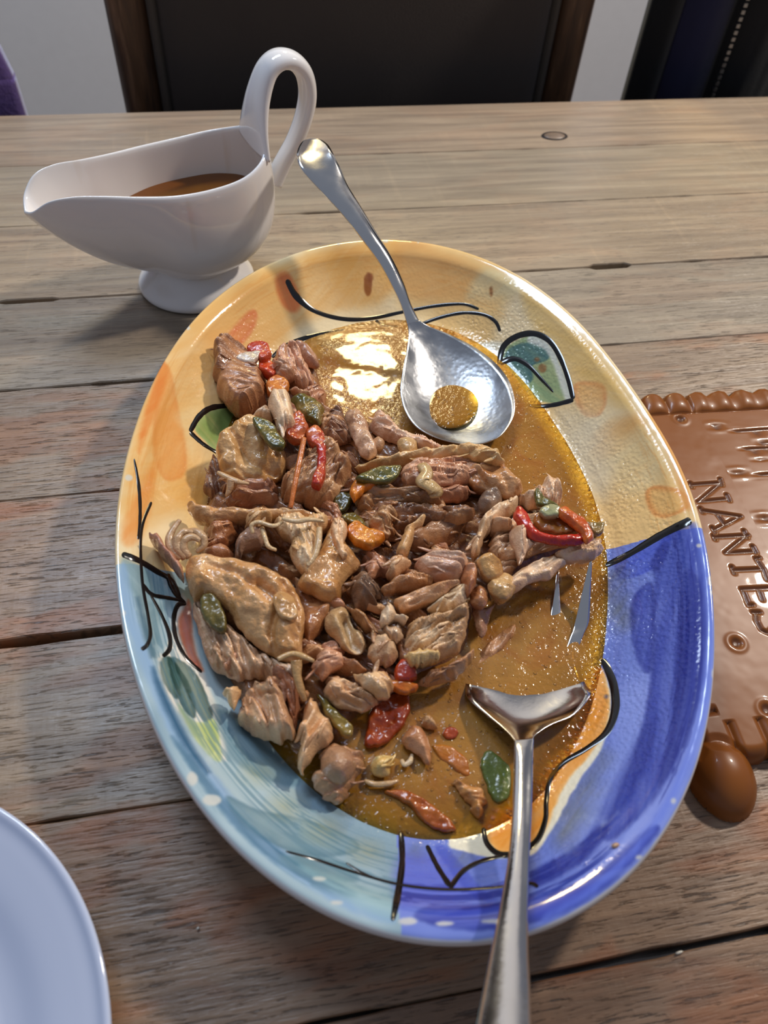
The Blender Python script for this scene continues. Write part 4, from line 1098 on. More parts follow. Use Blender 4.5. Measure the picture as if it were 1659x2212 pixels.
def chunk(name, label, cat, poly, z, H, cols, kind='meat', mat='meat', fib=None, group=None, tilt=(0, 0), smooth=True, hb=None, edge=None, res=.00052, seed=None, fa=None, lump=None, step=0.0, creases=(), flat=0.0, fine=1.0, stuff=False):
    """an irregular solid: outline (pixels) laid out at its height, swollen up and down, with fibres, lumps and torn steps"""
    global _n
    _n += 1
    seed = seed or _n
    H = H * (.85 if kind == 'meat' else .62 if kind == 'skin' else .62 if mat == 'veg' else .8)
    if mat == 'skin': cols = [np.asarray(k) * np.array([1.08, 1.03, 1.05]) for k in cols]
    elif mat != 'veg': cols = [warm(k) for k in cols]
    if mat == 'veg' and max(cols[0]) - min(cols[0]) > 50:
        q_ = np.asarray(cols[0], float)
        cols = [np.asarray(k) * (np.array([1.10, .90, 1.0]) if q_[1] > q_[0] else np.array([1.0, 1.18, 1.1])) for k in cols]
    if kind == 'skin' and edge is None: edge = .005
    if kind == 'meat' and edge is None: edge = .0042
    if tilt == (0, 0) and kind != 'veg' and not stuff and z > .019: tilt = tuple(np.random.RandomState(seed * 7).uniform(-.0065, .0065, 2))
    rs = np.random.RandomState(seed)
    P = np.asarray(poly, float); c = P.mean(0)
    Q = crom(P, 6, True) if smooth else crom(P, 2, True)
    zf = lambda q: z + tilt[0] * (q[:, 0] - c[0]) / 100 + tilt[1] * (q[:, 1] - c[1]) / 100
    W3 = unpa(Q, zf(Q)); out = W3[:, :2]
    # a ragged edge
    nrm = np.roll(out, -1, 0) - np.roll(out, 1, 0); nrm /= np.linalg.norm(nrm, axis=1)[:, None] + 1e-9
    nrm = np.stack([nrm[:, 1], -nrm[:, 0]], 1)
    ang = rs.rand() * 6.28
    if fib is not None:
        a = unp(c[0], c[1], z); b = unp(c[0] + fib[0], c[1] + fib[1], z); ang = math.atan2(b[1] - a[1], b[0] - a[0])
    fd = np.array([math.cos(ang), math.sin(ang)])
    off = seed * 3.7
    if kind == 'meat' and not stuff:
        cc_ = -out[:, 0] * fd[1] + out[:, 1] * fd[0]
        al = nrm @ fd
        out = out + nrm * (.0010 + .0022 * (fbm(out[:, 0] * 260 + off, out[:, 1] * 260, seed % 50 + 20, 2) - .5))[:, None]
        out = out + fd[None] * (al * np.abs(al) * .0044 * (fbm(cc_ * 620 + off, cc_ * 0, seed % 40 + 30, 2) - .42))[:, None]
    else:
        out = out + nrm * (.0004 + .0012 * (fbm(out[:, 0] * 400 + off, out[:, 1] * 400, seed % 50 + 20, 2) - .5))[:, None]
    A_ = np.c_[W3[:, :2], np.ones(len(W3))]; pl = np.linalg.lstsq(A_, W3[:, 2], rcond=None)[0]
    lo, hi = out.min(0) - res * 2, out.max(0) + res * 2
    gx = np.arange(lo[0], hi[0] + res, res); gy = np.arange(lo[1], hi[1] + res, res)
    X, Y = np.meshgrid(gx, gy, indexing='ij')
    d, nx, ny = sdf(X, Y, out)
    ins = d > 0
    snap = (~ins) & (d > -res * 1.5)
    valid = ins | snap
    X = np.where(snap, nx, X); Y = np.where(snap, ny, Y); d = np.where(snap, 0, d)
    D = d.max() if edge is None else min(edge, d.max())
    t = np.clip(d / D, 0, 1); dome = .45 * np.sqrt(1 - (1 - t) ** 2) + .55 * t * (2 - t)
    s_ = (X * math.cos(ang) + Y * math.sin(ang)); c_ = (-X * math.sin(ang) + Y * math.cos(ang))
    if kind == 'meat':
        fa_ = .0009 if fa is None else fa; lp = .0016 if lump is None else lump
        wa = c_ + .0030 * (fbm(s_ * 80 + off, c_ * 80, 60 + seed % 9, 2) - .5)
        r1 = fbm(s_ * 55 + off, wa * 560, 70 + seed % 11, 3)
        ridg = 1 - np.abs(2 * r1 - 1) * 1.7
        bn = fbm(s_ * 34 + off, wa * 170, 50 + seed % 12, 2)
        lum = (1 - np.abs(2 * bn - 1) * 2.2) * .55 + (fbm(X * 150 + off, Y * 150, 80 + seed % 13, 3) - .5) * .7
        big = fbm(X * 60 + off, Y * 60 + off, 90 + seed % 7, 2) - .5
    elif kind == 'skin':
        fa_ = .0007 if fa is None else fa; lp = .0022 if lump is None else lump
        r1 = fbm(X * 480 + off, Y * 480, 70 + seed % 11, 3); ridg = 2 * r1 - 1
        wx = X + .006 * (fbm(X * 90, Y * 90 + off, 33, 2) - .5); wy = Y + .006 * (fbm(X * 90 + off, Y * 90, 34, 2) - .5)
        fold = 1 - np.abs(2 * fbm((wx * fd[0] + wy * fd[1]) * 40 + off, (-wx * fd[1] + wy * fd[0]) * 85, 80 + seed % 13, 2) - 1) * 2.4
        lum = fold * .55 * sstep(.35, .6, fbm(X * 70, Y * 70 + off, 35, 2)) + (fbm(X * 170 + off, Y * 170, 81, 2) - .5) * .4
        big = fbm(X * 70 + off, Y * 70 + off, 90 + seed % 7, 2) - .5
    else:
        fa_ = .00020 if fa is None else fa; lp = .0010 if lump is None else lump
        r1 = fbm(X * 500 + off, Y * 500, 70 + seed % 11, 2); ridg = 2 * r1 - 1
        lum = fbm(X * 190 + off, Y * 190, 80 + seed % 13, 3) - .5
        big = fbm(X * 80 + off, Y * 80 + off, 90, 2) - .5
    bodyH = H * (dome * (1 - flat) + flat * np.clip(t * 3, 0, 1))
    top = bodyH + np.clip(t * 2.5, 0, 1) * (fa_ * ridg + lp * lum * 2 + H * .5 * big)
    if step:
        sN = fbm(s_ * 45 + off, c_ * 260 + off, 66, 3) * 6
        fr_ = sN - np.floor(sN)
        top = top + np.clip(t * 2, 0, 1) * step * (fr_ ** 3 - .4)
    if kind == 'meat' and not stuff and not (lump is not None and lump < .001):   # torn hollows and split layers
        tn = fbm(s_ * 50 + off, c_ * 150 + off, 45 + seed % 6, 3)
        top = top - np.clip(t * 3, 0, 1) * min(.0022, H * .3) * sstep(.56, .60, tn)
        top = top - np.clip(t * 3, 0, 1) * min(.0026, H * .35) * np.exp(-((fbm(s_ * 25 + off, wa * 110, 47, 2) - .5) / .018) ** 2)
    for line, wd, dp in creases:
        L = unpa(crom(line, 6), z + H)[:, :2]
        dl = pdist(X, Y, L)
        top = top - dp * np.exp(-(dl / wd) ** 2) * np.clip(t * 3, 0, 1)
    zp = pl[0] * X + pl[1] * Y + pl[2]
    hb_ = H * .6 if hb is None else hb
    if hb is None and not stuff: hb_ = max(hb_, min(z - .024, .004 if mat == 'veg' else .011))   # down to what it lies on
    floor_ = np.maximum(platter_z(X, Y), .004) + .0006
    zt = np.maximum(zp, floor_ + hb_ * .3) + np.maximum(top, .0002 * t)
    zb = np.maximum(np.minimum(zp, zt) - hb_ * dome, floor_)
    zb = np.minimum(zb, zt - .0002)
    edge_z = np.maximum(zp, floor_ + hb_ * .3)
    zt = np.where(d <= 0, edge_z, zt)
    idx = -np.ones(X.shape, int); nv = int(valid.sum()); idx[valid] = np.arange(nv)
    idb = idx.copy(); m_in = valid & (d > 0); idb[m_in] = np.arange(int(m_in.sum())) + nv
    f = grid_faces(len(gx), len(gy))
    ft = idx.ravel()[f]; keep = (ft >= 0).all(1) & ins.ravel()[f].any(1)
    ft = ft[keep][:, ::-1]; fb = idb.ravel()[f][keep]
    V = np.vstack([np.stack([X[valid], Y[valid], zt[valid]], 1), np.stack([X[m_in], Y[m_in], zb[m_in]], 1)])
    # pigment: pale along the fibres, browner in patches, fat and broth staining
    c0, c1, c2 = [lin(k) for k in (list(cols) + list(cols)[-1:] * 3)[:3]]
    if kind == 'meat':
        g1 = sstep(.35, .65, fbm(s_ * 70 + off, c_ * 300, 30 + seed % 8, 3)); g2 = sstep(.5, .72, fbm(X * 110 + off, Y * 110, 40 + seed % 8, 3))
        g3 = np.clip(ridg, 0, 1) * .25
    else:
        g1 = sstep(.3, .7, fbm(X * 130 + off, Y * 130, 30 + seed % 8, 3)); g2 = sstep(.5, .72, fbm(X * 80 + off, Y * 80, 40 + seed % 8, 3)); g3 = np.zeros(X.shape)
    col = c0 * (1 - g1[..., None]) + c1 * g1[..., None]
    col = col * (1 - g2[..., None] * .8) + c2 * g2[..., None] * .8
    col = np.clip(col * (1 + g3[..., None]), 0, 1)
    CCc = np.vstack([col[valid], col[m_in]])
    F4 = [ft, fb]
    if kind == 'meat' and not stuff and H >= .005 and nv > 300:
        cand = np.argwhere(m_in & (t > .15)); nx_, ny_ = X.shape
        Vs = [V]; Cs = [CCc]; tot = len(V)
        for q in range(int(min(9, 3 + nv / 900))):
            i0, j0 = cand[rs.randint(len(cand))]
            p = np.array([gx[i0], gy[j0]]); L = .004 + .006 * rs.rand(); sg = 1 if rs.rand() > .5 else -1
            dr = ang + (rs.rand() - .5) * .9; cv = (rs.rand() - .5) * 120
            pts = []
            for u in np.linspace(0, L, 9):
                ii = int(np.clip(round((p[0] - lo[0]) / res), 0, nx_ - 1)); jj = int(np.clip(round((p[1] - lo[1]) / res), 0, ny_ - 1))
                hz = zt[ii, jj] if m_in[ii, jj] else (pts[-1][2] - .0004 if pts else z)
                pts.append([p[0], p[1], hz + .0003])
                p = p + sg * np.array([math.cos(dr), math.sin(dr)]) * L / 8; dr += cv * L / 8
            pts = np.array(pts); pts[:, 2] = np.convolve(np.pad(pts[:, 2], 1, 'edge'), [.3, .4, .3], 'valid')
            rr0 = .0005 + .0008 * rs.rand()
            rad = [(rr0 * k_, rr0 * k_ * .55) for k_ in (.3, .8, 1, 1.05, 1, .95, .85, .65, .25)]
            v_, f_ = sweep(pts, auto_frames(pts), rad, 6)
            Vs.append(v_); Cs.append(np.broadcast_to(np.clip((c0 if rs.rand() > .4 else c1) * (1.0 + .25 * rs.rand()), 0, 1), v_.shape))
            F4 += [k_ + tot for k_ in f_]; tot += len(v_)
        V = np.vstack(Vs); CCc = np.vstack(Cs)
    o = mesh_np(name, V, F4, M[mat], None, CCc, recalc=False)
    props(o, label, cat, group, 'stuff' if stuff else None)
    return o
_n = 0

def strand(name, label, cat, pts, zs, w, col, mat='meat', group=None, parent=None, ratio=.75, seed=3):
    """a thin shred: tube along pixels at heights, widths in pixels"""
    P = crom(pts, 8); Z = np.interp(np.linspace(0, 1, len(P)), np.linspace(0, 1, len(zs)), zs)
    path = unpa(P, Z)
    path[:, 2] = np.maximum(path[:, 2], platter_z(path[:, 0], path[:, 1]) + .001)
    ww = np.interp(np.linspace(0, 1, len(P)), np.linspace(0, 1, len(w)), w) * .000145
    ww = ww * (.92 + .16 * vnoise(np.arange(len(P)) * .25, np.zeros(len(P)) + seed, 8))
    V, F = sweep(path, auto_frames(path), [(a, a * ratio) for a in ww], 8)
    k = fbm(V[:, 0] * 300, V[:, 1] * 300, 5)[:, None]
    CCc = lin(col[0])[None] * (1 - k) + lin(col[-1])[None] * k
    o = mesh_np(name, V, F, M[mat], parent, CCc)
    if parent is None: props(o, label, cat, group)
    return o

# added mass under the heap; its dark brown stands in for gap shade
chunk('chicken_gap_filler', 'dark brown chicken filler added under the heap, standing in for shade in the gaps', 'chicken', [(452, 1090), (478, 1000), (500, 930), (560, 880), (600, 800), (680, 800), (720, 890), (830, 930), (950, 985), (1090, 1025), (1110, 1065), (1190, 1090), (1270, 1165), (1200, 1205), (1100, 1270), (1030, 1320), (1000, 1420), (900, 1470), (860, 1510), (780, 1550), (740, 1610), (690, 1640), (640, 1590), (570, 1590), (510, 1500), (450, 1380), (430, 1250)], .0125, .0075, [(112, 76, 46), (134, 94, 60), (92, 60, 36)], flat=.7, edge=.012, res=.0011, lump=.003, stuff=True)

def C(label, poly, z, H, cols, name='chicken_piece', cat='chicken', **k): return chunk(name, label, cat, poly, z / 1000, H / 1000, cols, **k)
def V_(label, name, poly, z, H, cols, **k):
    k.setdefault('kind', 'veg'); k.setdefault('mat', 'veg'); k.setdefault('edge', .0018); k.setdefault('flat', .6)
    return chunk(name, label, k.pop('cat', 'pepper' if 'pepper' in name else name.split('_')[0]), poly, z / 1000, H / 1000, cols, **k)

# ---- the cluster at the upper end of the heap
C('round browned knob of chicken at the top corner of the heap', [(463, 815), (468, 790), (487, 776), (512, 773), (538, 778), (556, 790), (570, 815), (580, 842), (581, 868), (565, 884), (545, 894), (520, 899), (498, 890), (478, 868), (465, 848)], 24, 15, [(150, 108, 76), (128, 88, 60), (166, 122, 88)], fib=(1, .2), fa=.0005, lump=.0009, creases=[([(470, 850), (500, 880), (545, 885)], .0012, .0025), ([(500, 830), (520, 822), (545, 830)], .0008, .001)])
V_('red pepper strip lying over the round knob of chicken', 'red_pepper_piece', [(532, 757), (540, 745), (562, 741), (582, 750), (588, 765), (579, 780), (562, 784), (552, 770), (540, 770)], 34, 5, [RED, (206, 70, 34), (180, 40, 20)])
V_('translucent onion sliver beside the red pepper at the heap top', 'onion_piece', [(508, 772), (530, 762), (566, 760), (558, 776), (545, 786), (520, 782)], 36, 2.5, [(226, 212, 196), (206, 184, 160)])
V_('wet red pepper chunk wedged between two chicken knobs', 'red_pepper_piece', [(557, 788), (570, 774), (584, 782), (600, 800), (594, 820), (577, 818), (560, 806)], 30, 7, [(196, 52, 24), (214, 80, 40), (170, 40, 20)])
V_('orange pepper chunk below the red one at the heap top', 'orange_pepper_piece', [(573, 832), (582, 822), (600, 814), (626, 831), (620, 848), (597, 858), (579, 856)], 32, 6, [(196, 90, 34), (180, 74, 26), (214, 110, 46)])
C('pinkish chicken thigh lump beside the shiny sauce', [(583, 790), (598, 768), (628, 756), (650, 766), (668, 800), (682, 830), (690, 856), (668, 868), (645, 852), (622, 836), (606, 816), (590, 806)], 22, 12, [(178, 134, 104), (196, 150, 122), (150, 104, 78)], fib=(.3, 1), step=.0006)
C('small smooth brown end of thigh beside the shiny sauce', [(626, 752), (640, 742), (664, 748), (684, 770), (692, 788), (682, 797), (660, 790), (640, 772)], 23, 8, [(164, 122, 98), (140, 98, 74)], kind='veg', edge=.006)
C('brown muscle end lying against the thigh lump', [(586, 792), (604, 780), (630, 790), (640, 812), (622, 826), (596, 818)], 31, 6, [(150, 110, 84), (172, 132, 104)], fib=(1, .4))
C('pale pink shred of chicken curving under the orange pepper', [(622, 842), (650, 842), (672, 852), (680, 866), (664, 864), (640, 852)], 30, 3, [PINK, TAN], fib=(1, .3))
C('pale cut cube of chicken breast standing on the heap top', [(574, 870), (588, 856), (612, 852), (632, 858), (636, 890), (641, 916), (622, 932), (606, 939), (594, 928), (590, 904), (578, 888)], 41, 9, [(226, 202, 172), (214, 184, 150), (196, 160, 122)], fib=(.3, 1), smooth=False, fa=.0005, lump=.0006)
C('white chicken shred half under the pale breast cube', [(536, 905), (556, 884), (578, 876), (590, 896), (588, 912), (560, 908)], 36, 5, [(222, 194, 164), (200, 164, 130)], fib=(1, -.8))
V_('crushed green pepper behind the pale breast cube', 'green_pepper_piece', [(628, 862), (646, 853), (676, 862), (700, 880), (698, 906), (688, 922), (664, 912), (644, 896), (634, 876)], 36, 7, [(106, 112, 42), (78, 88, 26), (132, 130, 60)], lump=.002, edge=.005)
V_('orange tomato pulp beside the pale breast cube', 'tomato_piece', [(612, 934), (632, 898), (652, 894), (668, 926), (656, 952), (630, 958)], 40, 5, [(196, 84, 40), (176, 62, 28), (206, 110, 60)], cat='tomato', lump=.0015)
V_('red pepper strip curling down from the heap top', 'red_pepper_piece', [(660, 936), (678, 922), (698, 934), (707, 960), (706, 1000), (703, 1040), (692, 1056), (670, 1048), (682, 1006), (680, 972), (664, 956)], 41, 5, [(196, 66, 34), (178, 34, 24), (206, 96, 52)])
strand('carrot_piece', 'thin orange carrot matchstick lying down the heap', 'carrot', [(657, 946), (646, 1000), (636, 1050), (628, 1096)], [.047, .046, .043, .039], [9, 10, 9, 8], [(214, 128, 66), (196, 104, 46)], 'veg')
V_('shiny dark green pepper flap on the yellow chicken skin', 'green_pepper_piece', [(543, 906), (560, 902), (592, 914), (602, 935), (618, 956), (610, 970), (585, 966), (568, 948), (552, 924)], 45, 2.6, [(84, 98, 34), (70, 84, 30), (104, 112, 46)])
C('glazed yellowish chicken skin below the pale breast cube', [(466, 968), (478, 946), (508, 925), (545, 903), (574, 930), (602, 962), (622, 990), (620, 1020), (600, 1037), (560, 1047), (530, 1046), (500, 1036), (478, 1022), (468, 994)], 31, 12, [(196, 160, 104), (176, 132, 72), (206, 176, 124)], name='chicken_skin_piece', kind='skin', mat='skin', lump=.0034, edge=.0035, tilt=(-.004, -.006), creases=[([(500, 940), (540, 985), (600, 1000)], .0018, .003), ([(480, 1000), (530, 1010), (570, 1040)], .0014, .0025)])
C('dark thigh meat under the edge of the glazed skin', [(438, 1040), (446, 1006), (460, 988), (482, 1000), (502, 1036), (516, 1060), (500, 1082), (470, 1087), (446, 1076), (434, 1060)], 21, 9, [(122, 88, 66), (96, 66, 50), (150, 112, 84)], fib=(.2, 1), step=.0008)
strand('chicken_piece', 'pale torn tendon dangling from the glazed skin', 'chicken', [(470, 1020), (490, 1030), (512, 1040), (538, 1045)], [.036, .036, .036, .035], [7, 11, 12, 5], [(204, 170, 126), TAN])
strand('chicken_piece', 'short pointed shred below the glazed skin', 'chicken', [(500, 1035), (496, 1055), (489, 1072)], [.037, .034, .031], [16, 13, 5], [(206, 172, 132), TAN])
C('smooth pale brown lump below the glazed skin', [(494, 1077), (518, 1050), (560, 1041), (596, 1045), (607, 1074), (592, 1096), (550, 1102), (508, 1099)], 22, 9, [(166, 126, 100), (142, 100, 76), (182, 144, 112)], fib=(1, 0), fa=.0004)
C('block of layered chicken under the hanging red pepper', [(602, 1062), (618, 1034), (648, 1004), (690, 958), (722, 968), (756, 994), (764, 1020), (742, 1060), (722, 1090), (690, 1102), (650, 1098), (612, 1088)], 28, 12, [(176, 136, 98), (150, 110, 76), (198, 160, 120)], fib=(.9, -.6), step=.0011, creases=[([(620, 1050), (680, 1040), (740, 1010)], .001, .002), ([(610, 1075), (670, 1070), (725, 1060)], .001, .0018)])
C('dark brown muscle behind the hanging red pepper', [(698, 906), (713, 890), (740, 894), (757, 925), (768, 950), (742, 962), (720, 967), (700, 952), (695, 928)], 27, 9, [(112, 80, 60), (90, 62, 48), (138, 100, 74)], fib=(1, .4))
C('pale tube of skin between the dark muscle and the pink shreds', [(743, 896), (774, 889), (791, 905), (802, 940), (818, 976), (802, 992), (780, 987), (764, 956), (750, 930)], 29, 8, [(186, 150, 112), (206, 174, 138), (150, 112, 80)], name='chicken_skin_piece', kind='skin', mat='skin')
C('pink shredded chicken reaching towards the spoon bowl', [(795, 932), (800, 900), (820, 889), (850, 914), (882, 940), (922, 950), (957, 964), (960, 979), (930, 986), (900, 982), (868, 966), (830, 955)], 27, 7, [(212, 176, 148), (196, 152, 126), (222, 194, 166)], fib=(1, .45), step=.0013, fa=.0014)
C('small round bead of fat among the pink shreds', [(806, 948), (820, 944), (832, 955), (828, 970), (812, 972), (804, 962)], 31, 4, [(196, 160, 128), (176, 138, 104)], kind='veg', edge=.004)
C('rounded cartilage knuckle on the pink shreds', [(856, 952), (880, 944), (902, 955), (902, 975), (886, 986), (864, 976)], 33, 6, [(204, 172, 122), (186, 150, 100)], kind='veg', edge=.005, name='cartilage_piece')
# ---- the middle, from the long strip of skin to the right-hand breast
C('long yellowish strip of skin below the spoon', [(758, 1012), (790, 998), (850, 984), (900, 974), (950, 965), (1000, 960), (1060, 965), (1086, 980), (1092, 1000), (1060, 1001), (1020, 992), (960, 992), (900, 1003), (850, 1012), (800, 1022)], 34, 6, [(206, 170, 116), (188, 150, 96), (218, 186, 138)], name='chicken_skin_piece', fib=(1, -.15), fa=.0008)
V_('flat green pepper strip on the long strip of skin', 'green_pepper_piece', [(766, 1032), (800, 1014), (840, 1004), (867, 1007), (863, 1025), (846, 1041), (812, 1043), (785, 1041)], 43, 2.2, [(96, 106, 40), (78, 92, 34), (124, 128, 66)])
V_('orange carrot piece tucked under the flat green pepper', 'carrot_piece', [(754, 1066), (764, 1040), (785, 1027), (815, 1038), (816, 1051), (792, 1062), (776, 1076), (765, 1084)], 38, 5, [(216, 104, 26), (202, 86, 18)], cat='carrot')
V_('dark green pepper skin in the hollow of the heap', 'green_pepper_piece', [(718, 1082), (742, 1046), (762, 1038), (772, 1068), (752, 1102), (734, 1112)], 27, 4, [(96, 100, 36), (78, 84, 30)])
V_('crumpled green pepper above the orange carrot chunk', 'green_pepper_piece', [(734, 1116), (764, 1109), (788, 1128), (792, 1146), (766, 1142), (744, 1132)], 30, 5, [(104, 106, 34), (84, 88, 28)], lump=.0016)
C('pink rolled muscle lying under the long strip of skin', [(866, 1012), (890, 1000), (930, 1000), (980, 990), (1020, 985), (1060, 998), (1090, 1005), (1102, 1020), (1062, 1036), (1010, 1046), (960, 1051), (910, 1056), (870, 1042)], 32, 8, [(186, 140, 110), (166, 118, 88), (206, 166, 136)], fib=(1, -.1), step=.0008)
C('browned skin end pointing to the platter rim', [(1008, 1018), (1040, 1004), (1085, 1010), (1112, 1030), (1130, 1056), (1112, 1077), (1080, 1072), (1050, 1062), (1020, 1052)], 33, 8, [(190, 144, 92), (158, 104, 56), (204, 164, 116)], name='chicken_skin_piece', kind='skin', mat='skin', creases=[([(1030, 1015), (1050, 1040), (1070, 1060)], .001, .0018)])
strand('chicken_skin_piece', 'twisted ribbon of skin across the pink rolled muscle', 'chicken', [(912, 1004), (922, 1022), (914, 1040), (930, 1050), (940, 1062), (930, 1070)], [.045, .046, .046, .045, .043, .041], [22, 24, 26, 30, 28, 14], [(210, 176, 122), (190, 150, 98)], 'skin', ratio=.5)
C('glossy brown muscle roll in the centre of the heap', [(764, 1086), (785, 1066), (830, 1056), (885, 1058), (935, 1072), (958, 1086), (920, 1096), (870, 1100), (820, 1108), (778, 1108)], 31, 9, [(150, 112, 76), (128, 92, 60), (176, 138, 98)], fib=(1, .1), fa=.0007)
C('pinkish strip of muscle above the grey bone end', [(930, 1062), (980, 1052), (1010, 1056), (1022, 1070), (1000, 1084), (950, 1084)], 30, 6, [(168, 122, 94), (146, 102, 78)], fib=(1, 0))
C('torn brown muscle under the glossy roll', [(790, 1105), (830, 1098), (900, 1098), (960, 1100), (1020, 1098), (1026, 1120), (980, 1140), (900, 1150), (850, 1165), (812, 1152), (796, 1128)], 27, 9, [(146, 106, 74), (110, 76, 52), (172, 134, 98)], fib=(1, .05), step=.0014, fa=.0013)
C('smooth dark oyster of thigh below the torn muscle', [(860, 1180), (890, 1150), (940, 1130), (1000, 1112), (1022, 1120), (1010, 1150), (984, 1172), (940, 1188), (900, 1194)], 25, 10, [(128, 92, 64), (104, 72, 50), (156, 116, 82)], fib=(1, -.4), fa=.0004, lump=.0007)
C('pale crumbled chicken at the near end of the torn muscle', [(794, 1130), (812, 1100), (842, 1092), (860, 1112), (850, 1140), (836, 1160), (810, 1156)], 33, 6, [(194, 156, 116), (172, 132, 92)], fib=(1, .5), step=.001)
C('grey bone knuckle among the dark meat', [(1030, 1086), (1043, 1066), (1066, 1057), (1086, 1074), (1082, 1096), (1060, 1109), (1040, 1106)], 32, 9, [(112, 94, 82), (92, 76, 66), (134, 112, 96)], name='bone_piece', cat='bone', kind='veg', edge=.009, lump=.0022)
C('pale curved strip of chicken leaning on the dark oyster', [(853, 1192), (866, 1152), (884, 1130), (914, 1110), (931, 1105), (922, 1126), (902, 1146), (892, 1176), (882, 1202), (862, 1203)], 38, 5, [(214, 178, 132), (190, 148, 98), (222, 194, 154)], fib=(.5, -1), fa=.0007)
V_('bright orange carrot chunk in the middle of the heap', 'carrot_piece', [(746, 1146), (772, 1128), (800, 1144), (830, 1154), (829, 1171), (802, 1186), (776, 1182), (754, 1168)], 34, 6, [(214, 110, 30), (200, 92, 22), (222, 134, 60)], cat='carrot')
# ---- the breast at the end with the red pepper
C('white folded sheet of breast edging the red pepper', [(1015, 1192), (1024, 1150), (1040, 1120), (1070, 1095), (1110, 1078), (1122, 1090), (1112, 1112), (1085, 1128), (1060, 1150), (1046, 1180), (1038, 1204), (1022, 1206)], 34, 8, [(212, 182, 146), (196, 160, 122), (226, 202, 172)], fib=(.8, -1), step=.0009)
C('frayed white shreds rising behind the red pepper', [(1110, 1078), (1140, 1066), (1166, 1050), (1178, 1028), (1190, 1034), (1208, 1046), (1218, 1078), (1200, 1098), (1160, 1100), (1124, 1098)], 30, 8, [(216, 184, 152), (196, 156, 122), (150, 108, 76)], fib=(.3, 1), step=.0014)
C('hollow sheet of breast under the red pepper', [(1050, 1178), (1064, 1146), (1092, 1124), (1130, 1112), (1190, 1110), (1250, 1128), (1284, 1150), (1240, 1182), (1180, 1196), (1130, 1216), (1096, 1226), (1064, 1212)], 27, 6, [(204, 168, 132), (182, 142, 106), (150, 112, 84)], fib=(1, -.4), step=.001)
C('pointed wedge of white breast beside the red pepper', [(1096, 1152), (1128, 1144), (1162, 1166), (1147, 1190), (1127, 1216), (1108, 1190)], 37, 7, [(220, 188, 158), (200, 162, 130), (180, 140, 104)], smooth=False, fib=(.2, 1))
C('small shred of breast touching the red pepper end', [(1050, 1128), (1080, 1122), (1108, 1130), (1106, 1144), (1080, 1146), (1056, 1140)], 37, 4, [(214, 178, 142), (196, 154, 116)], fib=(1, .1))
V_('large curved red pepper strip on the white breast', 'red_pepper_piece', [(1110, 1102), (1119, 1091), (1136, 1104), (1150, 1130), (1162, 1148), (1200, 1157), (1250, 1154), (1272, 1160), (1262, 1176), (1220, 1180), (1170, 1172), (1134, 1157), (1117, 1136), (1107, 1118)], 41, 5, [(196, 40, 22), (176, 30, 16), (212, 70, 40)], edge=.004)
V_('orange pepper lump at the end of the red strip', 'orange_pepper_piece', [(1198, 1106), (1220, 1094), (1242, 1110), (1266, 1124), (1284, 1158), (1268, 1177), (1250, 1152), (1224, 1130)], 44, 5, [(212, 90, 34), (196, 70, 24), (220, 120, 60)], edge=.004)
V_('brownish orange pulp inside the curve of the red strip', 'tomato_piece', [(1150, 1128), (1162, 1110), (1200, 1118), (1236, 1134), (1252, 1152), (1210, 1158), (1168, 1148)], 38, 4, [(176, 96, 46), (156, 78, 36)], cat='tomato', lump=.0016)
V_('narrow green pepper slice beside the frayed shreds', 'green_pepper_piece', [(1152, 1064), (1161, 1053), (1178, 1074), (1202, 1090), (1213, 1100), (1184, 1097), (1160, 1090)], 41, 3, [(110, 120, 44), (88, 100, 36)])
V_('green pepper tip at the far point of the breast', 'green_pepper_piece', [(1260, 1130), (1280, 1129), (1307, 1130), (1302, 1154), (1286, 1158), (1270, 1146)], 40, 3, [(104, 108, 40), (124, 116, 56)])
V_('greyish onion slice above the red pepper strip', 'onion_piece', [(1162, 1102), (1186, 1090), (1212, 1098), (1208, 1115), (1180, 1118)], 44, 2.5, [(176, 150, 118), (150, 122, 94)])
C('curled flap of white breast at the point of the heap', [(1192, 1196), (1230, 1178), (1290, 1158), (1307, 1184), (1290, 1206), (1256, 1213), (1220, 1212), (1204, 1208)], 33, 4, [(222, 192, 160), (202, 164, 128), (176, 134, 92)], fib=(1, -.2), step=.0008)
C('broad white sheet of breast hanging over the sauce', [(1066, 1300), (1086, 1264), (1114, 1234), (1152, 1214), (1196, 1200), (1226, 1216), (1206, 1238), (1190, 1254), (1150, 1262), (1110, 1286), (1088, 1306)], 30, 5, [(218, 190, 158), (200, 166, 132), (226, 204, 178)], fib=(1, -.6), fa=.0012)
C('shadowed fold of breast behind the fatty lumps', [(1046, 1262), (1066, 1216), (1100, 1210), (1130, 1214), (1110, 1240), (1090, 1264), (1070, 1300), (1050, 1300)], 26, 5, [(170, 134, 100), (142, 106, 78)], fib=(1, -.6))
C('translucent fatty lump beside the breast fold', [(1030, 1206), (1056, 1194), (1080, 1208), (1088, 1236), (1076, 1256), (1050, 1250), (1036, 1234)], 38, 7, [(190, 152, 92), (170, 128, 70)], kind='skin', mat='skin', name='fat_piece')
C('glossy lower fatty lump over the sauce', [(1054, 1256), (1082, 1238), (1110, 1248), (1114, 1278), (1096, 1297), (1070, 1292), (1054, 1274)], 34, 7, [(196, 164, 108), (172, 134, 78)], kind='skin', mat='skin', name='fat_piece')
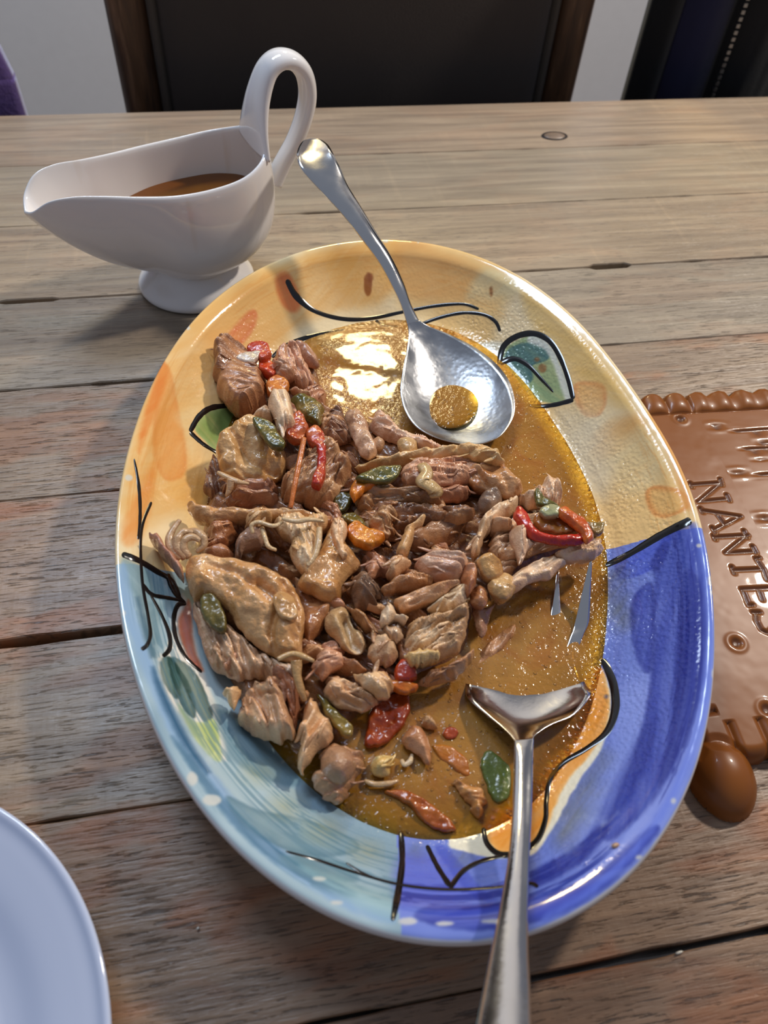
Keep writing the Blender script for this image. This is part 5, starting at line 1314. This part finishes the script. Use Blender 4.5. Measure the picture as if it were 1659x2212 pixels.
# ---- the centre below
C('oval pale bean of muscle in the centre of the heap', [(828, 1236), (840, 1210), (868, 1203), (893, 1210), (886, 1230), (857, 1249), (836, 1250)], 34, 7, [(206, 168, 130), (184, 144, 106)], fib=(1, -.4), fa=.0003, lump=.0005)
C('pinkish breast muscle with clear grain in the centre', [(890, 1228), (908, 1204), (945, 1191), (985, 1195), (1014, 1210), (1006, 1240), (985, 1257), (950, 1260), (918, 1248)], 33, 9, [(190, 152, 128), (168, 130, 108), (206, 174, 148)], fib=(1, .25), fa=.0012)
C('dark rounded bone end in the centre of the heap', [(754, 1267), (764, 1249), (786, 1244), (812, 1259), (828, 1282), (816, 1312), (790, 1324), (766, 1316), (754, 1292)], 29, 11, [(136, 108, 86), (98, 76, 60), (160, 130, 104)], name='bone_piece', cat='bone', lump=.0028, fa=.0004, edge=.008)
C('crumbly shreds of chicken above the triangular slice', [(818, 1272), (848, 1250), (882, 1240), (932, 1244), (937, 1266), (900, 1277), (860, 1282), (830, 1287)], 33, 5, [(180, 136, 94), (156, 112, 74), (200, 162, 118)], step=.001, fib=(1, -.2))
C('triangular flat slice of chicken in the centre', [(846, 1296), (880, 1280), (922, 1264), (994, 1248), (982, 1272), (942, 1300), (900, 1312), (872, 1324), (854, 1312)], 36, 4, [(188, 146, 108), (170, 124, 84), (204, 168, 134)], fib=(1, -.3), smooth=False)
C('cone of pale gristle beside the browned lump', [(918, 1316), (948, 1290), (990, 1260), (1006, 1254), (1018, 1280), (1012, 1301), (990, 1316), (958, 1328)], 33, 6, [(204, 182, 148), (182, 156, 122), (216, 196, 166)], fib=(1, -.8), fa=.0004, name='cartilage_piece')
C('browned wrinkled lump at the tip of the gristle', [(992, 1246), (1000, 1224), (1022, 1213), (1034, 1235), (1029, 1262), (1016, 1287), (1004, 1282)], 37, 6, [(190, 138, 96), (164, 106, 64)], kind='skin', mat='skin', name='chicken_skin_piece')
C('wrinkled brown lump hanging below the browned one', [(1014, 1282), (1030, 1264), (1052, 1274), (1057, 1300), (1041, 1314), (1020, 1307)], 32, 6, [(170, 122, 80), (146, 98, 60)], kind='skin', mat='skin', name='chicken_skin_piece')
C('soft drooping strips of skin at the sauce edge', [(1018, 1305), (1048, 1310), (1075, 1300), (1060, 1330), (1050, 1372), (1036, 1380), (1024, 1350)], 24, 5, [(178, 136, 96), (156, 114, 78)], kind='skin', mat='skin', name='chicken_skin_piece')
C('torn white shred beside the dark bone end', [(814, 1346), (820, 1320), (838, 1300), (856, 1311), (860, 1325), (887, 1331), (880, 1346), (855, 1340), (830, 1354)], 37, 4, [(226, 204, 174), (206, 176, 142)], smooth=False, fib=(.6, 1))
C('large fanned breast muscle at the heap centre', [(868, 1396), (880, 1345), (920, 1328), (970, 1320), (1010, 1306), (1017, 1330), (1008, 1380), (992, 1412), (950, 1432), (920, 1442), (890, 1426)], 31, 10, [(200, 168, 130), (176, 140, 100), (218, 192, 156)], fib=(1, -.5), fa=.0016, step=.0014, creases=[([(880, 1380), (930, 1350), (1000, 1330)], .001, .0022), ([(900, 1400), (960, 1380), (1005, 1350)], .0008, .0016)])
C('smooth pale yellow end of the fanned muscle', [(866, 1412), (898, 1400), (938, 1394), (957, 1414), (944, 1432), (904, 1443), (880, 1434)], 36, 5, [(216, 188, 136), (200, 168, 112)], fa=.0003, lump=.0005)
C('grey torn shred below the white one', [(806, 1366), (832, 1352), (862, 1340), (874, 1360), (872, 1386), (850, 1394), (830, 1384)], 31, 5, [(176, 150, 122), (142, 116, 94), (200, 172, 140)], fib=(.6, 1), step=.001)
C('brown strip lying along the sauce edge', [(898, 1472), (924, 1455), (960, 1440), (1000, 1420), (1021, 1403), (1024, 1430), (1002, 1457), (970, 1477), (930, 1488), (904, 1484)], 25, 8, [(170, 126, 86), (146, 102, 66), (192, 152, 114)], fib=(1, -.5), fa=.0007)
C('pinkish sliver sunk at the edge of the sauce', [(1028, 1442), (1040, 1400), (1080, 1360), (1116, 1349), (1112, 1376), (1080, 1411), (1050, 1432)], 14.6, 2.2, [(176, 128, 84), (190, 144, 104)], fa=.0003, hb=.001)
C('hollow cut marrow bone below the dark bone end', [(698, 1342), (712, 1320), (738, 1310), (756, 1326), (764, 1355), (786, 1370), (791, 1400), (772, 1416), (742, 1406), (720, 1382), (704, 1366)], 29, 10, [(196, 166, 122), (170, 138, 98), (212, 184, 144)], name='bone_piece', cat='bone', kind='veg', edge=.007, lump=.0015, creases=[([(745, 1330), (758, 1365), (775, 1395)], .0024, .008)])
C('brown ridge of gristle beside the marrow bone', [(744, 1310), (775, 1320), (800, 1340), (803, 1366), (782, 1362), (762, 1336)], 31, 6, [(168, 126, 84), (142, 100, 64)], fib=(1, .8))
C('porous broken bone piece above the red pepper', [(790, 1402), (808, 1376), (832, 1370), (852, 1390), (862, 1420), (842, 1442), (810, 1437), (795, 1426)], 30, 6, [(186, 154, 120), (160, 124, 92), (206, 178, 144)], name='bone_piece', cat='bone', lump=.003)
C('little pink wedge of chicken below the marrow bone', [(674, 1426), (690, 1405), (720, 1401), (752, 1421), (746, 1441), (720, 1452), (696, 1472), (680, 1461), (671, 1441)], 34, 7, [(204, 158, 128), (182, 130, 98)], smooth=False, fa=.0005, creases=[([(690, 1420), (725, 1420), (745, 1425)], .0008, .0012)])
C('pale thick chunk of chicken near the green pepper', [(690, 1492), (708, 1466), (740, 1470), (770, 1485), (800, 1500), (820, 1521), (800, 1539), (760, 1540), (720, 1527), (698, 1511)], 26, 10, [(206, 166, 126), (184, 142, 102), (222, 188, 150)], fib=(1, .4), fa=.0005)
C('fibrous flake of chicken beside the red pepper', [(755, 1449), (780, 1456), (822, 1450), (847, 1464), (852, 1496), (830, 1510), (800, 1501), (774, 1481)], 33, 5, [(208, 170, 124), (182, 140, 96), (224, 196, 158)], fib=(.9, .7), fa=.0014, step=.001)
V_('bright red pepper chunk near the fibrous flake', 'red_pepper_piece', [(850, 1441), (870, 1427), (896, 1440), (902, 1466), (880, 1477), (855, 1471)], 27, 6, [(200, 66, 32), (180, 44, 22)])
V_('orange edge of pepper below the bright red chunk', 'orange_pepper_piece', [(838, 1472), (868, 1470), (904, 1480), (896, 1497), (870, 1502), (843, 1492)], 25, 5, [(212, 104, 36), (196, 84, 26)])
V_('wide red pepper slab half sunk in the sauce', 'red_pepper_piece', [(786, 1592), (796, 1540), (818, 1508), (850, 1496), (882, 1498), (888, 1530), (872, 1572), (842, 1604), (810, 1618), (784, 1612)], 17, 4, [(172, 62, 24), (150, 46, 16), (188, 84, 36)], lump=.0012)
V_('curved green pepper strip beside the pale thick chunk', 'green_pepper_piece', [(683, 1500), (704, 1508), (732, 1538), (758, 1560), (764, 1588), (740, 1594), (714, 1562), (693, 1532)], 27, 5, [(112, 116, 36), (86, 92, 28), (134, 134, 54)])
# ---- the near-side thigh
C('long strand of skin across the teal side of the heap', [(398, 1096), (413, 1082), (440, 1093), (480, 1099), (540, 1099), (600, 1097), (660, 1104), (694, 1114), (660, 1122), (600, 1117), (540, 1124), (470, 1130), (430, 1122), (404, 1110)], 36, 5, [(184, 142, 96), (160, 116, 74), (202, 166, 122)], fib=(1, .05), name='chicken_skin_piece', fa=.001)
C('browned chunk below the long strand', [(440, 1172), (454, 1140), (484, 1127), (516, 1134), (522, 1160), (496, 1182), (470, 1187), (447, 1184)], 30, 9, [(160, 110, 72), (134, 86, 54), (182, 134, 94)], fib=(1, -.3), step=.001)
C('small smooth brown knob under the browned chunk', [(438, 1192), (454, 1181), (486, 1179), (505, 1195), (502, 1212), (470, 1215), (444, 1208)], 31, 7, [(166, 118, 84), (146, 98, 68)], kind='veg', edge=.005)
for k, (lb, p, zz, w) in enumerate((
    ('outermost curled strand of pale chicken on the yellow glaze', [(392, 1205), (372, 1186), (366, 1162), (376, 1140), (388, 1124)], [.040, .042, .043, .044, .044], [16, 16, 14, 11, 9]),
    ('second curled strand of pale chicken, just inside the outermost', [(400, 1204), (384, 1184), (384, 1162), (398, 1148), (416, 1150)], [.040, .043, .045, .045, .044], [15, 15, 14, 13, 9]),
    ('third curled strand of pale chicken, inside the second', [(408, 1202), (396, 1184), (400, 1166), (416, 1160), (432, 1168)], [.040, .043, .045, .045, .044], [14, 15, 14, 13, 9]),
    ('innermost curled strand of pale chicken beside the browned chunk', [(404, 1150), (424, 1148), (438, 1160), (440, 1178), (426, 1190)], [.042, .044, .044, .042, .040], [12, 14, 14, 13, 10]))):
    strand('chicken_piece', lb, 'chicken', p, zz, w, [(206, 170, 130), (180, 138, 98)], group='curled strands of chicken', seed=k)
C('pink pointed strip of chicken lying on the glaze', [(320, 1160), (346, 1154), (362, 1180), (386, 1208), (402, 1230), (396, 1248), (370, 1228), (344, 1197), (330, 1177)], 42, 4, [(176, 130, 106), (156, 108, 86), (196, 156, 128)], fib=(.7, 1), fa=.0006)
C('grey tendon in the hollow below the long strand', [(504, 1208), (508, 1170), (524, 1150), (556, 1139), (578, 1150), (566, 1182), (546, 1184), (526, 1194), (520, 1212)], 33, 8, [(142, 116, 94), (112, 90, 72), (164, 136, 110)], kind='skin', mat='skin', name='cartilage_piece', cat='cartilage')
C('pale smooth lump on the long strand', [(527, 1142), (530, 1115), (550, 1104), (586, 1105), (592, 1121), (570, 1132), (555, 1147)], 40, 6, [(198, 164, 118), (178, 140, 94)], fa=.0003, lump=.0006)
C('cream torn shreds draped below the long strand', [(588, 1132), (620, 1110), (660, 1116), (702, 1110), (712, 1130), (692, 1150), (687, 1190), (682, 1225), (660, 1240), (640, 1231), (625, 1200), (620, 1162), (600, 1152)], 38, 7, [(216, 184, 140), (196, 160, 114), (228, 204, 168)], fib=(.3, 1), step=.0013, fa=.0013)
for k, (lb, p, zz, w) in enumerate((
    ('thin looped shred above the grey tendon', [(546, 1152), (544, 1134), (560, 1128), (590, 1136), (610, 1128)], [.044, .046, .047, .047, .046], [6, 8, 8, 8, 6]),
    ('thin curved shred over the cream torn shreds', [(610, 1120), (640, 1126), (668, 1122), (700, 1126)], [.048, .049, .049, .047], [7, 10, 10, 6]),
    ('short bent shred beside the grey tendon', [(566, 1140), (572, 1160), (580, 1180), (596, 1188)], [.044, .045, .044, .042], [8, 8, 8, 6]),
    ('narrow shred hanging down the cream torn shreds', [(690, 1140), (688, 1170), (680, 1200), (664, 1222)], [.047, .047, .046, .045], [9, 11, 10, 7]))):
    strand('chicken_piece', lb, 'chicken', p, zz, w, [(222, 192, 148), (200, 164, 118)], seed=k + 9)
C('orange stained white shred above the big skin lobe', [(706, 1140), (720, 1126), (740, 1120), (756, 1140), (748, 1180), (756, 1200), (734, 1206), (716, 1180)], 38, 6, [(220, 184, 144), (204, 140, 84), (226, 200, 166)], fib=(.2, 1), step=.0009)
C('wide glossy lobe of skin in the middle of the thigh', [(640, 1262), (668, 1222), (690, 1190), (706, 1150), (738, 1160), (760, 1190), (782, 1220), (760, 1242), (742, 1262), (736, 1297), (710, 1302), (676, 1286)], 32, 10, [(196, 156, 98), (176, 130, 74), (208, 172, 120)], kind='skin', mat='skin', name='chicken_skin_piece')
C('browned meat under the glossy lobe of skin', [(636, 1272), (690, 1290), (734, 1298), (716, 1334), (690, 1372), (664, 1394), (648, 1350)], 26, 9, [(166, 118, 74), (142, 96, 58), (184, 140, 94)], kind='skin', mat='skin')
C('big wrinkled sheet of braised skin over the thigh', [(398, 1228), (413, 1204), (440, 1196), (480, 1204), (520, 1210), (560, 1220), (600, 1240), (632, 1260), (652, 1300), (662, 1330), (656, 1380), (652, 1424), (620, 1433), (590, 1421), (558, 1400), (533, 1380), (508, 1350), (493, 1322), (468, 1302), (440, 1290), (416, 1298), (404, 1262)], 37, 11, [(200, 160, 106), (184, 138, 80), (212, 178, 126)], kind='skin', mat='skin', name='chicken_skin_piece', lump=.0026, edge=.007, creases=[([(560, 1260), (600, 1300), (585, 1360), (600, 1420)], .0016, .0032), ([(610, 1260), (640, 1310), (635, 1370)], .0018, .003), ([(450, 1220), (520, 1245), (580, 1300)], .0016, .0018)])
C('curled fold on the big wrinkled sheet of skin', [(588, 1288), (612, 1276), (640, 1296), (644, 1330), (620, 1338), (596, 1324)], 47, 5, [(198, 164, 112), (180, 140, 84)], kind='skin', mat='skin', name='chicken_skin_piece')
V_('olive green pepper slab stuck to the thigh below the big skin sheet', 'green_pepper_piece', [(430, 1310), (438, 1284), (462, 1284), (487, 1320), (492, 1350), (480, 1370), (455, 1357), (436, 1336)], 38, 3, [(104, 110, 44), (84, 90, 34), (126, 126, 60)], tilt=(.004, -.004))
C('wet pale thigh muscle under the big skin sheet', [(414, 1296), (450, 1300), (500, 1350), (560, 1404), (612, 1432), (648, 1440), (652, 1490), (610, 1490), (560, 1470), (520, 1480), (474, 1462), (440, 1422), (422, 1360)], 26, 9, [(200, 168, 138), (174, 140, 108), (216, 188, 158)], fib=(.5, 1), fa=.0012, step=.0009, creases=[([(470, 1350), (480, 1400), (500, 1450)], .0012, .0022), ([(520, 1390), (530, 1430), (540, 1465)], .0012, .0022)])
C('white gristle tip on the near flank of the thigh', [(472, 1496), (500, 1481), (526, 1485), (522, 1510), (505, 1542), (490, 1522)], 31, 5, [(206, 170, 126), (186, 148, 106)], fa=.0004)
C('large smooth pale drum of thigh at the near flank', [(508, 1560), (520, 1510), (540, 1480), (580, 1468), (610, 1490), (630, 1540), (640, 1590), (604, 1613), (560, 1602), (524, 1582)], 26, 12, [(200, 164, 128), (176, 136, 102), (216, 182, 146)], fib=(.4, 1), fa=.0007, creases=[([(560, 1570), (556, 1590), (562, 1598)], .001, .002), ([(585, 1480), (590, 1530), (600, 1580)], .0012, .002)])
C('pinkish brown muscle between the drum and the strap', [(580, 1440), (622, 1440), (650, 1470), (652, 1540), (640, 1592), (622, 1560), (604, 1500)], 26, 9, [(166, 118, 90), (140, 96, 72), (184, 140, 112)], fib=(.2, 1))
strand('chicken_skin_piece', 'thin strap of skin hanging from the big sheet', 'chicken', [(640, 1426), (642, 1460), (650, 1490), (658, 1512)], [.041, .039, .036, .033], [18, 13, 12, 9], [(196, 154, 100), (176, 130, 80)], 'skin')
strand('chicken_skin_piece', 'frilled edge of skin ending at the pink wedge', 'chicken', [(600, 1424), (630, 1412), (655, 1418), (678, 1428)], [.042, .042, .041, .039], [8, 9, 10, 6], [(206, 170, 118), (184, 142, 92)], 'skin')
C('pale lump of chicken by the teal glaze below the strap', [(636, 1592), (652, 1540), (670, 1508), (692, 1515), (708, 1545), (722, 1580), (718, 1610), (692, 1627), (672, 1652), (652, 1684), (638, 1652), (643, 1620)], 25, 11, [(202, 160, 118), (180, 134, 94), (214, 178, 138)], fa=.0005, lump=.0018)
C('rough base of the round bone joint by the broth', [(672, 1684), (690, 1652), (690, 1626), (716, 1608), (748, 1610), (784, 1624), (794, 1650), (772, 1682), (762, 1712), (742, 1738), (710, 1738), (684, 1714)], 20, 8, [(172, 132, 98), (150, 110, 80), (190, 150, 116)], lump=.0018)
C('round shiny bone joint at the near end of the heap', [(690, 1660), (694, 1630), (714, 1612), (742, 1612), (764, 1628), (770, 1656), (758, 1686), (734, 1700), (708, 1692), (694, 1678)], 27, 11, [(166, 128, 98), (150, 112, 84), (182, 146, 114)], name='bone_piece', cat='bone', kind='veg', edge=.012, lump=.0003)
C('cream cube of gristle floating by the bone joint', [(794, 1652), (808, 1630), (846, 1629), (852, 1660), (842, 1682), (804, 1680)], 18, 6, [(216, 190, 128), (198, 166, 100)], name='cartilage_piece', cat='cartilage', smooth=False, fa=.0003)
C('shiny tan bean of chicken floating in the broth', [(866, 1597), (884, 1570), (906, 1569), (926, 1595), (934, 1642), (921, 1657), (900, 1632), (874, 1617)], 18, 7, [(190, 138, 98), (170, 116, 76)], kind='veg', edge=.005, lump=.0006)
C('small ragged tan crumb floating above the shiny bean', [(898, 1556), (906, 1542), (924, 1544), (942, 1560), (946, 1576), (920, 1577)], 16.5, 3.5, [(190, 150, 104), (170, 126, 80)], lump=.002)
V_('tomato strip floating at the near end of the broth', 'tomato_piece', [(828, 1712), (870, 1704), (922, 1728), (962, 1758), (987, 1790), (960, 1802), (918, 1780), (878, 1742)], 15.6, 3, [(178, 84, 26), (160, 64, 18)], cat='tomato', lump=.0012)
C('ragged tan chunk floating beside the fork handle', [(972, 1690), (984, 1679), (1010, 1690), (1050, 1699), (1057, 1730), (1041, 1772), (1018, 1762), (998, 1735), (980, 1710)], 16, 4, [(186, 138, 86), (166, 116, 64), (200, 156, 106)], lump=.0022)
V_('dull green pepper slab sunk beside the fork handle', 'green_pepper_piece', [(1035, 1642), (1058, 1618), (1085, 1640), (1104, 1660), (1106, 1712), (1085, 1737), (1062, 1729), (1047, 1690)], 15.2, 2.2, [(110, 104, 50), (92, 90, 42)])
V_('small red pepper crumb in the broth near the fork', 'red_pepper_piece', [(953, 1581), (974, 1567), (991, 1580), (986, 1596), (964, 1597)], 15.4, 2.2, [(184, 74, 34), (168, 56, 24)])
V_('long pale orange tomato shred sunk in the broth', 'tomato_piece', [(930, 1610), (970, 1608), (1010, 1640), (1016, 1676), (990, 1672), (950, 1640)], 14.9, 1.4, [(186, 100, 36), (176, 84, 26)], cat='tomato', lump=.0006)
strand('chicken_piece', 'thin sliver of gristle beside the cream cube', 'chicken', [(788, 1686), (810, 1694), (840, 1692), (860, 1686)], [.017, .018, .018, .017], [6, 9, 8, 5], [(206, 170, 120), TAN])
strand('chicken_piece', 'white thread of chicken curling in the broth', 'chicken', [(868, 1642), (874, 1652), (886, 1644), (890, 1630)], [.017, .018, .018, .017], [6, 8, 8, 5], [(226, 204, 164), TAN])
# loose shreds that fill the gaps of the heap, alike to the eye
PILE = np.array([(470, 1090), (478, 1000), (500, 950), (560, 890), (600, 830), (680, 830), (720, 900), (830, 940), (950, 1000), (1080, 1035), (1100, 1075), (1180, 1110), (1240, 1150), (1180, 1195), (1090, 1250), (1020, 1320), (990, 1410), (900, 1450), (850, 1490), (770, 1530), (730, 1580), (690, 1610), (640, 1580), (570, 1570), (520, 1490), (460, 1380), (440, 1250)], float)
rsS = np.random.RandomState(5)
tone = [[(190, 148, 108), (166, 122, 84), (206, 168, 128)], [(160, 116, 80), (136, 94, 62), (182, 140, 102)], [(176, 130, 102), (150, 106, 80), (194, 152, 124)], [(142, 102, 72), (116, 80, 56), (164, 122, 88)]]
cnt = 0
while cnt < 86:
    p = np.array([rsS.uniform(440, 1240), rsS.uniform(830, 1610)])
    d_, _, _ = sdf(p[:1], p[1:], PILE)
    if d_[0] < 8: continue
    a = rsS.uniform(-.7, .9); l = rsS.uniform(20, 46); w = rsS.uniform(8, 19); bend = rsS.uniform(-.35, .35)
    pts = []
    for t, s_ in ((-1, .25), (-.5, .9), (.1, 1), (.6, .8), (1, .3), (.7, -.7), (.1, -1), (-.4, -.9), (-.9, -.35)):
        aa = a + bend * t
        pts.append(p + np.array([math.cos(aa), math.sin(aa)]) * l * t * rsS.uniform(.85, 1.1) + np.array([-math.sin(aa), math.cos(aa)]) * w * s_ * rsS.uniform(.75, 1.2))
    C('small loose shred of chicken wedged between the larger pieces of the heap', pts, rsS.uniform(20, 27), rsS.uniform(4, 7), tone[rsS.randint(4)], fib=(math.cos(a), math.sin(a)), group='loose chicken shreds in the heap', tilt=tuple(rsS.uniform(-.014, .014, 2)), fa=.0010, step=.0006)
    cnt += 1
# crumbs of food on the table and the platter's slope
for lb, p, s_, col in (('white rice-like crumb on the plank near the table front edge', (1466, 2058), (9, 3), (226, 216, 196)), ('tiny white crumb between the two near plates', (428, 2006), (3, 3), (220, 214, 200)), ('tan crumb stuck on the blue slope of the platter', (1329, 1827), (8, 5), (190, 150, 120))):
    z0 = platter_z(*unp(p[0], p[1], .03)[:2]) if 'platter' in lb else 0
    q = onplat([p])[0] if 'slope' in lb else unp(p[0], p[1], .0)
    a = np.linspace(0, 2 * math.pi, 9)[:-1]
    V = []
    for kz, kr in ((0, .7), (.0006, 1), (.0012, .6)):
        V.append(np.stack([q[0] + s_[0] * .0002 * kr * np.cos(a), q[1] + s_[1] * .0002 * kr * np.sin(a) + s_[0] * .00006 * np.cos(a), np.full(8, q[2] + kz)], 1))
    V = np.concatenate(V)
    props(mesh_np('crumb', V, [grid_faces(3, 8, True), np.arange(16, 24)[None], np.arange(8)[::-1][None]], M['meat'], None, np.broadcast_to(lin(col), (24, 3))), lb, 'crumb')
